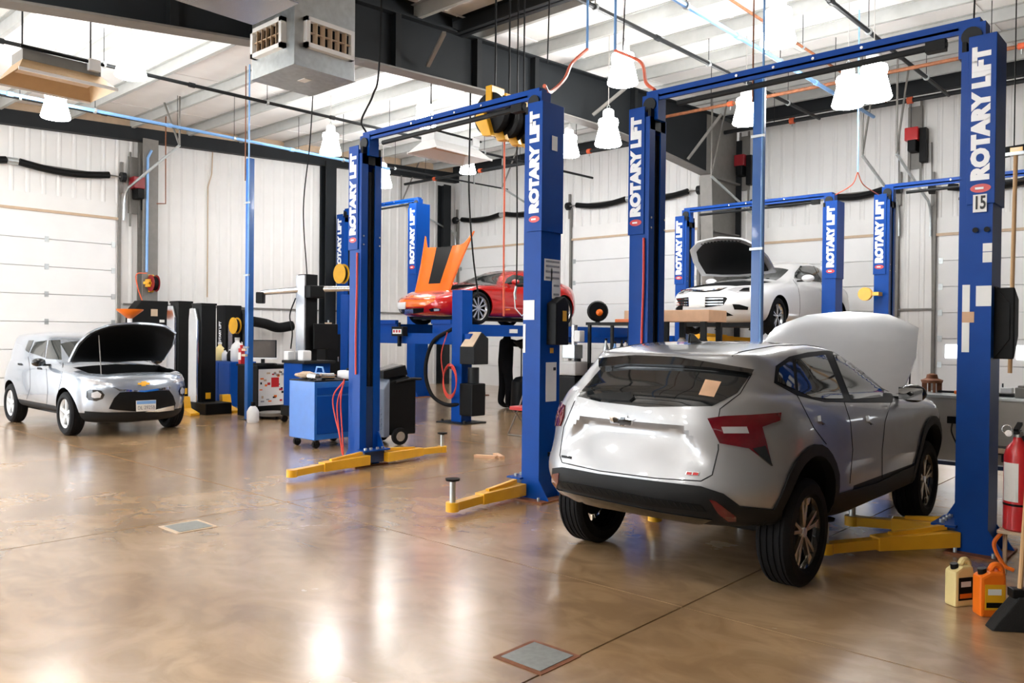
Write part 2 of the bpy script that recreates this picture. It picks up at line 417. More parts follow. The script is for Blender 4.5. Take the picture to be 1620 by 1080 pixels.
# --- sectional doors
def pane_row(root, x0, x1, z0, z1, place):
    pass
def garage_door(n, axis, pos, a0, a1, h, nsec, out, glass=False, vis=True, group=None):
    # origin at the jamb; u runs along the wall, depth towards the room is negative 'out'
    root = bpy.data.objects.new('door_%d' % n, None); COL.objects.link(root); struct(root)
    L = a1 - a0; sh = h / nsec
    def P(u, d, z): return (pos - out * d, a0 + u, z) if axis == 'X' else (a0 + u, pos - out * d, z)
    for k in range(nsec):
        m_ = MB().bb(P(0.05, -0.02, k * sh + 0.006), P(L - 0.05, 0.035, (k + 1) * sh - 0.006))
        se = m_.build('door_panel', 'door_white', root, bevel=0.004)
        for i in range(3 if L < 4.2 else 4):
            u = 0.1 + (L - 0.2) * i / (2 if L < 4.2 else 3)
            if k < nsec - 1:
                MB().bb(P(u - 0.04, 0.035, (k + 1) * sh - 0.06), P(u + 0.04, 0.045, (k + 1) * sh + 0.06)).build('hinge', 'galv', se)
        if glass and k == 2:
            for i in range(3):
                u = L * (i + 0.5) / 3
                MB().bb(P(u - 0.42, 0.03, k * sh + 0.14), P(u + 0.42, 0.05, k * sh + sh - 0.12)).build('window_pane', 'daylight_glass', se, bevel=0.01)
    MB().bb(P(0, -0.06, 0), P(L, -0.021, h)).build('door_backing', 'door_white', root)
    MB().bb(P(0, 0.0, h - 0.02), P(L, 0.07, h + 0.035)).build('top_seal', 'tan', root)
    MB().bb(P(0, 0.0, h + 0.035), P(L, 0.03, h + 0.36)).build('head_flashing', 'wall_white', root)
    for u in (-0.02, L + 0.02):
        MB().bb(P(u - 0.03, 0.02, 0), P(u + 0.03, 0.09, h + 0.9)).build('track', 'grey_steel', root)
    # shaft over the door with two black torsion springs that sag a little
    zs = h + 0.95
    MB().cyl(P(-0.15, 0.14, zs), P(L + 0.15, 0.14, zs), 0.016, 8).build('shaft', 'grey_steel', root)
    for s in (0, 1):
        u0 = 0.25 if s == 0 else L / 2 + 0.12; u1 = L / 2 - 0.12 if s == 0 else L - 0.25
        pts = [P(u0 + (u1 - u0) * t, 0.16, zs - 0.09 * math.sin(PI * t) + (0.05 if s else -0.05) * 0) for t in [i / 10 for i in range(11)]]
        MB().tube(pts, 0.075, 10).build('torsion_spring', 'black', root, smooth=True)
    MB().cyl(P(L / 2 - 0.1, 0.14, zs), P(L / 2 + 0.1, 0.14, zs), 0.07, 12).build('spring_bracket', 'galv', root)
    for u in (-0.06, L + 0.06):
        MB().cyl(P(u - 0.05, 0.14, zs), P(u + 0.05, 0.14, zs), 0.11, 14).build('cable_drum', 'dark_steel', root)
        MB().bb(P(u - 0.03, 0.05, zs - 0.35), P(u + 0.03, 0.1, zs + 0.35)).build('bearing_plate', 'grey_steel', root)
    return root
mat('daylight_glass', (0.9, 0.93, 0.96), 0.1, emis=(0.92, 0.96, 1.0), estr=1.6)
garage_door(1, 'X', XW, 3.3, 7.62, 4.12, 7, -1)
garage_door(2, 'Y', YW, *RDOORS[0][:2], 4.29, 7, 1)
garage_door(3, 'Y', YW, *RDOORS[1][:2], 4.29, 7, 1)
garage_door(4, 'Y', YW, *RDOORS[2][:2], 3.80, 7, 1, glass=True)
garage_door(5, 'Y', YW, *RDOORS[3][:2], 3.72, 7, 1, glass=True)
garage_door(6, 'Y', YW, *RDOORS[4][:2], 3.72, 7, 1, glass=True)
# ------------------------------------------------------------------ two-post lifts
TXT = {}
def lift_text(parent, M):
    if 'm' not in TXT:
        o = text('lettering', 'ROTARY LIFT', 0.150, parent, M, bold=0.011, sx=0.86); TXT['m'] = o.data
        xs = [v.co.x for v in o.data.vertices]; ln = max(xs) - min(xs); o.data.transform(Matrix.Diagonal((0.98 / ln, 1, 1, 1)))
        return o
    o = link('lettering', TXT['m'], parent); o.matrix_local = M; return o
def lift_arm(root, a, b, zt=0.16, pad=True, padz=0.24, sc=1.0):
    # a: pivot, b: tip, both on plan in the lift's own frame
    a = Vector((a[0], a[1], 0)); b = Vector((b[0], b[1], 0)); d = (b - a); L = d.length; d.normalize(); s = Vector((-d.y, d.x, 0))
    z = zt - 0.06; up = Vector((0, 0, 1))
    m = a + d * L * 0.62
    o = MB()
    q = [a + s * 0.09, a - s * 0.09, m - s * 0.055, m + s * 0.055]
    o.add([p + up * (z - 0.055) for p in q] + [p + up * (z + 0.06) for p in q[:2]] + [p + up * (z + 0.045) for p in q[2:]], [(3, 2, 1, 0), (4, 5, 6, 7), (0, 1, 5, 4), (1, 2, 6, 5), (2, 3, 7, 6), (3, 0, 4, 7)])
    arm = o.build('swing_arm', 'yellow', root, bevel=0.006)
    MB().beam(a + d * 0.06 + up * (z + 0.085), a + d * L * 0.5 + up * (z + 0.05), 0.04, 0.035).build('brace', 'yellow', arm)
    MB().beam(m - d * 0.1 + up * (z - 0.005), b + up * (z - 0.02), 0.085, 0.075).build('arm_extension', 'yellow', arm, bevel=0.005)
    MB().cyl(b + up * (z - 0.06), b + up * (z + 0.02), 0.06, 16).build('arm_eye', 'yellow', arm, smooth=True)
    if pad:
        MB().cyl(b + up * (z + 0.02), b + up * (padz - 0.03), 0.026, 12).build('pad_post', 'galv', arm, smooth=True)
        MB().lathe([(0.02, 0), (0.03, 0.012), (0.062, 0.016), (0.066, 0.034), (0.02, 0.036)], b + up * (padz - 0.036), 18).build('lift_pad', 'rubber', arm, smooth=True)
    return arm
def two_post_lift(X0, Y0, hw, label, H=3.83, arms=(), beam=True, cols=(-1, 1), s=1.0, group=None, number=None, carr=(0.0, 0.0), beam_m='blue'):
    root = thing('two_post_lift', label, 'car lift', (X0, Y0, 0), 0, group)
    d = 0.15 * s; wdt = 0.22 * s
    zc = H - 1.24 * s
    for k in cols:
        xo = k * hw; xi = k * (hw - wdt); t = 0.012
        c = MB()
        # C-shaped mast, open towards the car
        P = [(xo, -d), (xi, -d), (xi, -d * 0.35), (xi + k * t, -d * 0.35), (xi + k * t, -d + t), (xo - k * t, -d + t), (xo - k * t, d - t), (xi + k * t, d - t), (xi + k * t, d * 0.35), (xi, d * 0.35), (xi, d), (xo, d)]
        c.prism(P, 0.015, H - 0.1, 'Z')
        col = c.build('mast', 'blue', root)
        # cover around the upper third
        e = 0.014
        cv = MB(); co = xo + k * e; ci = xi + k * 0.05
        cv.prism([(co, -d - e), (ci, -d - e), (ci, -d - 0.002), (co - k * 0.012, -d - 0.002), (co - k * 0.012, d + 0.002), (ci, d + 0.002), (ci, d + e), (co, d + e)], zc, H, 'Z')
        cover = cv.build('mast_cover', 'blue', root, bevel=0.004)
        MB().bb((xi, -d * 0.92, H - 0.22), (xi + k * 0.03, d * 0.92, H - 0.02)).build('head_plate', 'black', root)
        for yy in (-1, 1):
            MB().bb((xi + k * 0.02, yy * d * 0.42, 0.3), (xi + k * 0.05, yy * d * 0.3, H - 0.25)).build('slide_rail', 'dark_steel', root)
            for zz in (zc + 0.06, zc + 0.16):
                MB().cyl((xi - k * 0.001, yy * d * 0.8, zz), (xi - k * 0.012, yy * d * 0.8, zz), 0.011, 8).build('bolt', 'alu', root)
        MB().cyl((xi + k * 0.06, 0.02, 0.5), (xi + k * 0.06, 0.02, H - 0.3), 0.03 * s, 10).build('hydraulic_cylinder', 'dark_steel', root)
        MB().bb((xi + k * 0.005, -d * 0.33, 0.12), (xo - k * 0.03, d * 0.33, 0.95)).build('carriage', 'blue_dark', root)
        # base plate, gussets
        MB().bb((k * (hw + 0.12), -d - 0.1, 0), (k * (hw - wdt - 0.05), d + 0.1, 0.016)).build('base_plate', 'rust', root)
        for yy in (-d, d - t):
            MB().prism([(xo, 0.016), (xo + k * 0.12, 0.016), (xo, 0.2)], yy, yy + t, 'Y').build('gusset', 'blue', root)
        for sx in (-0.06, 0.07):
            for sy in (-1, 1): MB().cyl((k * (hw + 0.05 - 0.25 * (sx < 0)), sy * (d + 0.06), 0.016), (k * (hw + 0.05 - 0.25 * (sx < 0)), sy * (d + 0.06), 0.05), 0.014, 6).build('anchor_bolt', 'galv', root)
        # arm bracket with its top plate
        zb = carr[0 if k < 0 else 1]
        br = MB().bb((xi, -0.15, 0.05 + zb), (xi - k * 0.1, 0.15, 0.19 + zb)).build('arm_bracket', 'blue_dark', root)
        MB().bb((xi + k * 0.02, -0.2, 0.19 + zb), (xi - k * 0.15, 0.2, 0.206 + zb)).build('bracket_plate', 'blue', br)
        for yy in (-0.13, -0.05, 0.05, 0.13): MB().cyl((xi - k * 0.09, yy, 0.206 + zb), (xi - k * 0.09, yy, 0.23 + zb), 0.02, 8).build('pin_head', 'galv', br)
        MB().prism([(xi, 0.2 + zb), (xi - k * 0.13, 0.2 + zb), (xi - k * 0.02, 0.4 + zb), (xi, 0.4 + zb)], 0.12, 0.132, 'Y').build('guard_fin', 'blue', br)
        # lettering up the face towards the workshop, red oval, decals
        xm = (co + ci) / 2; yf = -d - e - 0.001
        M = Matrix(((0, -1, 0, xm), (0, 0, -1, yf), (1, 0, 0, H - 0.56 * s), (0, 0, 0, 1)))
        M = Matrix.Translation((xm, yf, H - 0.58 * s)) @ Matrix(((0, -1, 0), (0, 0, -1), (1, 0, 0))).to_4x4() @ Matrix.Diagonal((s, s, 1, 1))
        lift_text(cover, M)
        ov = MB().cyl((0, 0, 0), (0, 0, 0.002), 1, 20); oo = ov.build('logo_oval', 'red', cover)
        oo.matrix_local = Matrix.Translation((xm, yf, H - 1.125 * s)) @ Matrix(((1, 0, 0), (0, 0, -1), (0, 1, 0))).to_4x4() @ Matrix.Diagonal((0.068 * s, 0.032 * s, 1, 1))
        MB().bb((xm - 0.036 * s, yf - 0.004, H - 1.133 * s), (xm + 0.02 * s, yf - 0.002, H - 1.117 * s)).build('logo_letters', 'text_white', cover)
        if number and k > 0:
            MB().bb((xm - 0.048, yf - 0.002, H - 1.30), (xm + 0.042, yf, H - 1.17)).build('number_plate', 'paper', cover)
            text('number_digits', number, 0.135, cover, Matrix.Translation((xm - 0.003, yf - 0.003, H - 1.235)) @ Matrix(((1, 0, 0), (0, 0, -1), (0, 1, 0))).to_4x4(), 'text_black', bold=0.003, sx=0.62)
            for dx_ in (-0.03, 0.045): MB().cyl((xm + dx_, yf, H - 1.43), (xm + dx_, yf - 0.003, H - 1.43), 0.02, 14).build('cover_hole', 'black', cover)
    if beam:
        zb = H + 0.10
        b = MB().bb((-hw + 0.12, -0.06, zb), (hw - 0.12, 0.06, zb + 0.07)).bb((-hw + 0.12, -0.06, zb - 0.03), (hw - 0.12, -0.045, zb + 0.02))
        b.build('overhead_beam', beam_m, root)
        for k in (-1, 1):
            MB().bb((k * (hw - 0.26), -0.07, H - 0.12), (k * (hw - 0.08), 0.07, zb + 0.03)).build('beam_bracket', 'blue', root)
            MB().cyl((k * (hw - 0.17), -0.09, H + 0.03), (k * (hw - 0.17), 0.09, H + 0.03), 0.07, 16).build('cable_pulley', 'dark_steel', root)
        MB().cyl((-hw + 0.45, -0.02, zb - 0.09), (hw - 0.35, -0.02, zb - 0.07), 0.026, 10).build('shutoff_bar', 'dark_steel', root, smooth=True)
        MB().bb((hw - 0.5, -0.05, zb - 0.11), (hw - 0.36, 0.03, zb - 0.02)).build('shutoff_switch', 'black', root)
        for u in (-0.5, -0.15, 0.2, 0.6): MB().cyl((u, -0.061, zb + 0.035), (u, -0.068, zb + 0.035), 0.013, 8).build('beam_bolt', 'alu', root)
    for a, bq, kw in arms: lift_arm(root, a, bq, **kw)
    return root
# bay 15: the silver crossover stands on it
XA, YA = -2.92, 6.86
lA = two_post_lift(XA, YA, 1.575, 'blue two-post lift numbered 15 around the silver crossover', number='15',
    arms=[((1.33, -0.12), (0.72, -1.02), dict(pad=True, padz=0.3)), ((1.33, 0.16), (0.55, 0.02), dict(pad=True, padz=0.3)),
          ((-1.33, -0.12), (-0.72, -1.0), dict(pad=True, padz=0.3)), ((-1.33, 0.16), (-0.58, 0.30), dict(pad=True, padz=0.3))])
XB, YB = -6.47, 6.06
lB = two_post_lift(XB, YB, 1.505, 'blue two-post lift with empty yellow arms lowered on the floor', 
    arms=[((-1.18, -0.14), (-1.08, -1.2), dict(pad=False)), ((-1.2, 0.14), (-1.29, 1.2), dict(padz=0.3)),
          ((1.3, -0.2), (1.36, -1.15), dict(padz=0.33)), ((1.2, 0.16), (1.22, 1.2), dict(padz=0.3))])
lC = two_post_lift(-6.86, 14.45, 1.6, 'blue two-post lift holding the white sedan up', H=4.0, s=1.1, carr=(1.45, 1.45),
    arms=[((-1.2, -0.2), (-0.55, -0.35), dict(zt=1.62, padz=1.74)), ((-1.2, 0.2), (-0.55, 1.1), dict(zt=1.62, padz=1.75)),
          ((1.2, -0.2), (0.55, -0.35), dict(zt=1.62, padz=1.74)), ((1.2, 0.2), (0.55, 1.1), dict(zt=1.62, padz=1.75))])
lD = two_post_lift(-2.95, 14.3, 1.62, 'blue two-post lift with a yellow reel on its mast, beside the white sedan', H=4.0, s=1.08)
lE = two_post_lift(-16.86, 13.5, 1.64, 'tall heavy-duty blue two-post lift behind the red sports car', H=4.84, s=1.42)
# lift B decals and control box
def decal(par, a, b, m='paper', bars=()):
    o = MB().bb(a, b).build('decal', m, par)
    return o
dB = 0.15
xo = 1.505 + 0.0
for (y0, y1, z0, z1) in ((-0.10, 0.16, 2.24, 2.33), (-0.10, 0.02, 2.12, 2.24), (0.0, 0.16, 2.12, 2.24), (0.02, 0.16, 1.95, 2.12)):
    o = MB().bb((xo, y0, z0), (xo + 0.003, min(y1, 0.148), z1)).build('decal', 'paper', lB)
    for i in range(2):
        zz = z0 + (i + 0.5) * (z1 - z0) / 2
        MB().bb((xo + 0.003, y0 + 0.02, zz - 0.012), (xo + 0.004, min(y1, 0.148) - 0.02, zz + 0.008)).build('decal_print', 'print_grey', o)
MB().bb((xo, -0.06, 0.95), (xo + 0.003, 0.1, 1.33)).build('notice_sheet', 'paper', lB)
MB().bb((xo, 0.05, 1.25), (xo + 0.004, 0.09, 1.28)).build('notice_mark', 'text_black', lB)
MB().bb((1.29, -dB - 0.004, 1.74), (1.43, -dB - 0.001, 1.93)).build('notice_sheet', 'paper', lB)
MB().bb((1.29, -dB - 0.004, 1.42), (1.32, -dB - 0.001, 1.7)).build('decal', 'paper', lB)
cb = MB().prism([(-0.06, 1.5), (0.14, 1.5), (0.14, 1.9), (0.08, 1.97), (-0.06, 1.9)], xo, xo + 0.12, 'X').build('control_box', 'black', lB, bevel=0.01)
MB().bb((xo + 0.12, 0.04, 1.73), (xo + 0.123, 0.1, 1.83)).build('warning_decal', 'yellow', cb)
MB().bb((xo, 0.0, 1.42), (xo + 0.004, 0.05, 1.47)).build('warning_decal', 'yellow', lB)
MB().bb((xo + 0.014, -0.02, 3.38), (xo + 0.018, 0.06, 3.52)).build('decal', 'paper', lB)
MB().bb((xo, -0.02, 0.42), (xo + 0.1, 0.2, 0.46)).build('bracket_shelf', 'black', lB)
MB().cyl((xo + 0.06, 0.15, 0.46), (xo + 0.06, 0.15, 0.62), 0.05, 14).build('oil_can', 'galv', lB)
# lift A decals
xa = 1.575
for z0, z1, m in ((2.24, 2.30, 'paper'), (2.16, 2.235, 'paper'), (1.84, 1.99, 'paper')):
    MB().bb((xa - 0.10 if z0 < 2 else xa - 0.06, -dB - 0.004, z0), (xa, -dB - 0.001, z1)).build('decal', m, lA)
MB().bb((xa - 0.19, -dB - 0.003, 1.5), (xa - 0.14, -dB - 0.001, 2.0)).build('decal', 'paper', lA)
MB().bb((xa - 0.19, -dB - 0.004, 1.72), (xa - 0.11, -dB - 0.001, 1.8)).build('warning_decal', 'cardboard', lA)
# black side shield on the outer side of the mast
MB().prism([(-0.05, 1.98), (0.1, 1.9), (0.1, 1.62), (-0.05, 1.45)], xa, xa + 0.13, 'X').build('motor_shroud', 'black', lA, bevel=0.01)
MB().prism([(xa, 1.45), (xa + 0.10, 1.6), (xa + 0.10, 1.86), (xa, 1.99)], -0.06, 0.08, 'Y').build('motor_shroud', 'black', lA)
# red hydraulic hose inside the masts
for (lift, x) in ((lA, -1.40), (lB, -1.34)):
    MB().tube(bez([(x, -0.165, 2.55), (x + 0.004, -0.168, 2.1), (x - 0.01, -0.166, 1.6), (x - 0.006, -0.166, 1.1)], 6), 0.012, 6).build('hydraulic_hose', 'hose_red', lift, smooth=True)
# ------------------------------------------------------------------ hanging high-bay lamps
def lamp_meshes():
    sh = MB().lathe([(0.165, 0.0), (0.222, 0.0), (0.236, 0.02), (0.19, 0.20), (0.158, 0.33), (0.168, 0.345), (0.178, 0.40), (0.165, 0.45), (0.09, 0.47)], n=32, caps=False).mesh('lamp_shade', 'lamp_shade', smooth=60)
    le = MB().lathe([(0.001, 0.006), (0.16, 0.006), (0.225, 0.003), (0.225, 0.0), (0.001, 0.0)], n=32, caps=False).mesh('lamp_lens', 'lamp_shade', smooth=60)
    ho = MB().lathe([(0.09, 0.46), (0.10, 0.48), (0.10, 0.60), (0.07, 0.63), (0.02, 0.65)], n=20).mesh('ballast_housing', 'white_plastic', smooth=50)
    hk = MB().tube([(0.03 * math.cos(a), 0, 0.67 + 0.03 * math.sin(a)) for a in [i * PI / 6 for i in range(12)]], 0.006, 6, closed=True).mesh('hook', 'galv', smooth=True)
    return sh, le, ho, hk
LM = lamp_meshes()
def high_bay(p, label, s=1.0, group=None):
    t = thing('high_bay_lamp', label, 'lamp', p, 0, group)
    for nm, me in zip(('lamp_shade', 'lamp_lens', 'ballast_housing', 'hook'), LM):
        o = link(nm, me, t); o.scale = (s, s, s)
    L = zroof(p[1]) - p[2] - 0.7 * s
    if L > 0.02: MB().cyl((0, 0, 0.69 * s), (0, 0, 0.7 * s + L), 0.007, 6).build('hanger_cord', 'cable_grey', t)
    return t
LAMPS = [  # pixel of the shade's rim centre, height of the rim, what it hangs beside
    (962, 230, 4.75, 'white high-bay lamp hanging just before the big dark roof beam beside a diagonal brace'),
    (1382, 157, 4.7, 'large bright white high-bay lamp hanging below the beam of lift 15'),
    (1231, 70, 5.3, 'bright high-bay lamp hanging above the beam of lift 15'),
    (1341, 168, 5.0, 'high-bay lamp hanging close behind another one, near the red door opener'),
    (1180, 196, 5.2, 'high-bay lamp half hidden by the free-standing blue post'),
    (985, 133, 5.25, 'high-bay lamp with orange hose looping beside it, over the blue lift masts'),
    (900, 247, 5.35, 'high-bay lamp peeking out behind the lift mast with the black control box'),
    (606, 296, 5.2, 'high-bay lamp hanging over the black-topped lift mast with empty arms'),
    (523, 244, 5.3, 'high-bay lamp hanging before the white wall between two dark columns'),
    (88, 187, 5.1, 'high-bay lamp hanging under the bronze tube heater'),
    (207, 122, 5.35, 'glaring high-bay lamp hanging near the bronze tube heater and the duct'),
    (672, 200, 5.75, 'high-bay lamp hanging behind the beam of the lift with empty arms'),
    (740, 274, 5.5, 'small conical high-bay lamp at the end of the white tube heater'),
]
for i, (px, py, z, lb) in enumerate(LAMPS):
    high_bay(atz(px, py, z), lb, 0.95 if i not in (12,) else 0.85)
k = 0
for x in (-16.0, -11.5, -6.8, -3.0):     # unseen lamps added behind the camera to light the room
    for y in (1.2, -2.6, -6.2):
        high_bay((x, y, 4.75), 'unseen high-bay lamp added behind the camera to light the room', 1.0, 'unseen high-bay lamps added behind the camera')
# ------------------------------------------------------------------ cars: lofted shells, features laid on the shell
def interp(tab, y):
    if not isinstance(tab, (list, tuple)): return tab
    if y <= tab[0][0]: return tab[0][1]
    for (a, b), (c, d) in zip(tab[:-1], tab[1:]):
        if y <= c:
            t = (y - a) / (c - a); return b + (d - b) * t
    return tab[-1][1]
UU = [0, .12, .24, .36, .48, .60, .71, .81, .89, .95, .985, .997]
def ring(lv, ns=24):
    # half plan ring from rear centre round the side to front centre: local Y forward, X to the right
    yr, yf, wd = lv['yr'], lv['yf'], lv['w']; Lr, Lf = lv.get('Lr', 0.75), lv.get('Lf', 0.9); er, ef = lv.get('er', 2.8), lv.get('ef', 2.8)
    lim = (yf - yr) * 0.48; Lr = min(Lr, lim); Lf = min(Lf, lim)
    pts = []
    for u in UU: pts.append((u, yr + Lr * (1 - (1 - u ** er) ** (1 / er))))
    for i in range(ns + 1):
        pts.append((1.0, yr + Lr + (yf - Lf - yr - Lr) * i / ns))
    for u in UU[::-1]: pts.append((u, yf - Lf * (1 - (1 - u ** ef) ** (1 / ef))))
    out = []
    for u, y in pts:
        x = u * interp(wd, y)
        z = interp(lv['z'], y) + lv.get('crown', 0) * (1 - u * u)
        out.append(Vector((x, y, z)))
    return out
def shell(levels, sub=1):
    rings = [ring(l) for l in levels]; n = len(rings[0]); m = 2 * n - 2
    vs = []; fs = []
    for r in rings:
        vs += [tuple(p) for p in r] + [(-p.x, p.y, p.z) for p in r[-2:0:-1]]
    for i in range(len(rings) - 1):
        for j in range(m):
            j2 = (j + 1) % m; fs.append((i * m + j, i * m + j2, (i + 1) * m + j2, (i + 1) * m + j))
    def cap(i, flip):
        o = i * m
        for j in range(n - 1):
            a, b = o + j, o + j + 1
            c = o + (m - j - 1 if j + 1 < n - 1 else n - 1); d = o + ((m - j) % m)
            f = []
            for q in (a, b, c, d):
                if q not in f: f.append(q)
            if len(f) > 2: fs.append(tuple(f if flip else f[::-1]))
    cap(0, True); cap(len(rings) - 1, False)
    me = bpy.data.meshes.new('shell'); me.from_pydata(vs, [], fs)
    bm = bmesh.new(); bm.from_mesh(me); bmesh.ops.remove_doubles(bm, verts=bm.verts, dist=1e-5); bmesh.ops.recalc_face_normals(bm, faces=bm.faces)
    bm.to_mesh(me); bm.free()
    if sub:
        o = bpy.data.objects.new('tmp', me); COL.objects.link(o); md = o.modifiers.new('s', 'SUBSURF'); md.levels = sub
        bpy.context.view_layer.update()
        m2 = bpy.data.meshes.new_from_object(o.evaluated_get(bpy.context.evaluated_depsgraph_get())); bpy.data.objects.remove(o); me = m2
    return me
def mesh_from(o):
    bpy.context.view_layer.update()
    return bpy.data.meshes.new_from_object(o.evaluated_get(bpy.context.evaluated_depsgraph_get()))
def cut(me, cutters, name='tmp'):
    # boolean difference with a list of meshes; cut faces keep the cutter's material slot (1)
    o = bpy.data.objects.new(name, me); COL.objects.link(o); tmp = []
    for c in cutters:
        k = bpy.data.objects.new('cutter', c); COL.objects.link(k); tmp.append(k)
        md = o.modifiers.new('b', 'BOOLEAN'); md.operation = 'DIFFERENCE'; md.solver = 'EXACT'; md.object = k; md.material_mode = 'TRANSFER'
    r = mesh_from(o); bpy.data.objects.remove(o)
    for k in tmp: bpy.data.objects.remove(k)
    return r
class Car:
    def __init__(s, root, levels, M, sub=1, press=None):
        s.root = root; s.M = M; s.Mi = M.inverted(); s.shell = shell(levels, sub)
        if press:
            for v in s.shell.vertices: v.co = press(v.co)
        vs = [v.co.copy() for v in s.shell.vertices]; fs = [tuple(p.vertices) for p in s.shell.polygons]
        s.bvh = BVHTree.FromPolygons(vs, fs)
    def hit(s, o, d):
        r = s.bvh.ray_cast(o, d)
        if r[0] is None:
            # graze: walk along the ray, keep the nearest surface point
            best = None
            for t in [k * 0.15 for k in range(4, 260)]:
                q = s.bvh.find_nearest(o + d * t)
                if best is None or q[3] < best[3]: best = q
            return best[0], best[1]
        n = r[1]
        return r[0], (n if n.dot(d) < 0 else -n)
    def px(s, x, y):
        d = ray(x, y); o = s.Mi @ EYE
        return s.hit(o, (s.Mi.to_3x3() @ d).normalized())
    def side(s, y, z, sgn=1): return s.hit(Vector((sgn * 3, y, z)), Vector((-sgn, 0, 0)))
    def rear(s, x, z): return s.hit(Vector((x, -4, z)), Vector((0, 1, 0)))
    def front(s, x, z): return s.hit(Vector((x, 9, z)), Vector((0, -1, 0)))
    def top(s, x, y): return s.hit(Vector((x, y, 4)), Vector((0, 0, -1)))
    def patch(s, name, poly, m, proj='px', off=0.004, depth=0.012, step=None, parent=None, mirror=False, round_=0, sgn=1, smooth=True, closed=False):
        f = {'px': s.px, 'side': lambda a, b: s.side(a, b, sgn), 'rear': s.rear, 'front': s.front, 'top': s.top}[proj]
        if step is None: step = 5.0 if proj == 'px' else 0.05
        P = [Vector(p) for p in poly]
        if round_:
            for _ in range(round_):
                Q = []
                for i in range(len(P)):
                    a, b = P[i], P[(i + 1) % len(P)]; Q += [a * 0.75 + b * 0.25, a * 0.25 + b * 0.75]
                P = Q
        B = []
        for i in range(len(P)):
            a, b = P[i], P[(i + 1) % len(P)]; k = max(1, int((b - a).length / step))
            B += [a + (b - a) * j / k for j in range(k)]
        def inside(q):
            c = False
            for i in range(len(B)):
                a, b = B[i], B[i - 1]
                if (a.y > q.y) != (b.y > q.y) and q.x < (b.x - a.x) * (q.y - a.y) / (b.y - a.y) + a.x: c = not c
            return c
        x0 = min(p.x for p in B); x1 = max(p.x for p in B); y0 = min(p.y for p in B); y1 = max(p.y for p in B)
        I = []; yy = y0 + step / 2
        while yy < y1:
            xx = x0 + step / 2
            while xx < x1:
                q = Vector((xx, yy))
                if inside(q) and min((q - b).length for b in B) > step * 0.45: I.append(q)
                xx += step
            yy += step
        nb = len(B)
        V, Eg, F, *_ = delaunay_2d_cdt(B + I, [(i, (i + 1) % nb) for i in range(nb)], [list(range(nb))], 1, 1e-6)
        pts = []; nrm = []
        for v in V:
            h, n = f(v.x, v.y); pts.append(h); nrm.append(n)
        vs = [p + n * off for p, n in zip(pts, nrm)]; nv = len(vs)
        fs = [tuple(t) for t in F]
        cnt = {}
        for t in fs:
            for i in range(len(t)):
                e = (t[i], t[(i + 1) % len(t)]); cnt[tuple(sorted(e))] = cnt.get(tuple(sorted(e)), []) + [e]
        vs += [p - n * depth for p, n in zip(pts, nrm)]
        for e in cnt.values():
            if len(e) == 1: a, b = e[0]; fs.append((b, a, a + nv, b + nv))
        if closed: fs += [tuple(i + nv for i in t)[::-1] for t in [tuple(t) for t in F]]
        me = bpy.data.meshes.new(name); me.from_pydata([tuple(v) for v in vs], [], fs)
        bm = bmesh.new(); bm.from_mesh(me)
        bmesh.ops.delete(bm, geom=[v for v in bm.verts if not v.link_faces], context='VERTS')
        bmesh.ops.recalc_face_normals(bm, faces=bm.faces)
        # patch is open underneath: make sure it faces outwards
        bm.faces.ensure_lookup_table()
        c = sum((p for p in pts), Vector()) / len(pts); an = sum((n for n in nrm), Vector())
        tot = sum((fa.normal * fa.calc_area() for fa in bm.faces), Vector())
        if not closed and tot.dot(an) < 0: bmesh.ops.reverse_faces(bm, faces=bm.faces)
        bm.to_mesh(me); bm.free()
        me.materials.append(MATS[m])
        if smooth: smooth_by_angle(me, 40)
        o = link(name, me, parent or s.root)
        if mirror:
            m2 = me.copy(); m2.transform(Matrix.Diagonal((-1, 1, 1, 1))); m2.flip_normals(); link(name, m2, parent or s.root)
        return o
    def line(s, name, pts, r=0.004, m='black', proj='px', mirror=False, sgn=1, parent=None, off=0.0, n=4):
        f = {'px': s.px, 'side': lambda a, b: s.side(a, b, sgn), 'rear': s.rear, 'front': s.front, 'top': s.top}[proj]
        step = 6.0 if proj == 'px' else 0.06
        Q = []
        for a, b in zip(pts[:-1], pts[1:]):
            a, b = Vector(a), Vector(b); k = max(1, int((b - a).length / step)); Q += [a + (b - a) * j / k for j in range(k)]
        Q.append(Vector(pts[-1]))
        H = [f(q.x, q.y) for q in Q]; H = [h + nn * off for h, nn in H]
        H = [H[0]] + [h for h, g in zip(H[1:], H[:-1]) if (h - g).length > 1e-4]
        if len(H) < 2: return
        me = MB().tube(H, r, n).mesh(name, m, smooth=True)
        o = link(name, me, parent or s.root)
        if mirror:
            m2 = me.copy(); m2.transform(Matrix.Diagonal((-1, 1, 1, 1))); m2.flip_normals(); link(name, m2, parent or s.root)
        return o
    def body(s, paint, wheels, ra, zc=None, bay=None, depth=0.32, extra=(), low=None):
        cs = []
        for (y, z, hw_) in wheels:
            for k in (-1, 1):
                c = MB().cyl((k * (hw_ - depth), y, z), (k * 1.3, y, z), ra, 40).mesh('cutter', 'black'); cs.append(c)
        for c in extra: cs.append(c)
        base = s.shell.copy(); base.materials.clear(); base.materials.append(MATS[paint]); base.materials.append(MATS['black'])
        for c in cs:
            c.materials.clear(); c.materials.append(MATS['black'])
        me = cut(base, cs)
        if low:
            me.materials.append(MATS[low[1]]); k = len(me.materials) - 1
            for p in me.polygons:
                if p.material_index == 0 and p.center.z < low[0]: p.material_index = k
        smooth_by_angle(me, 40)
        return link('body', me, s.root)
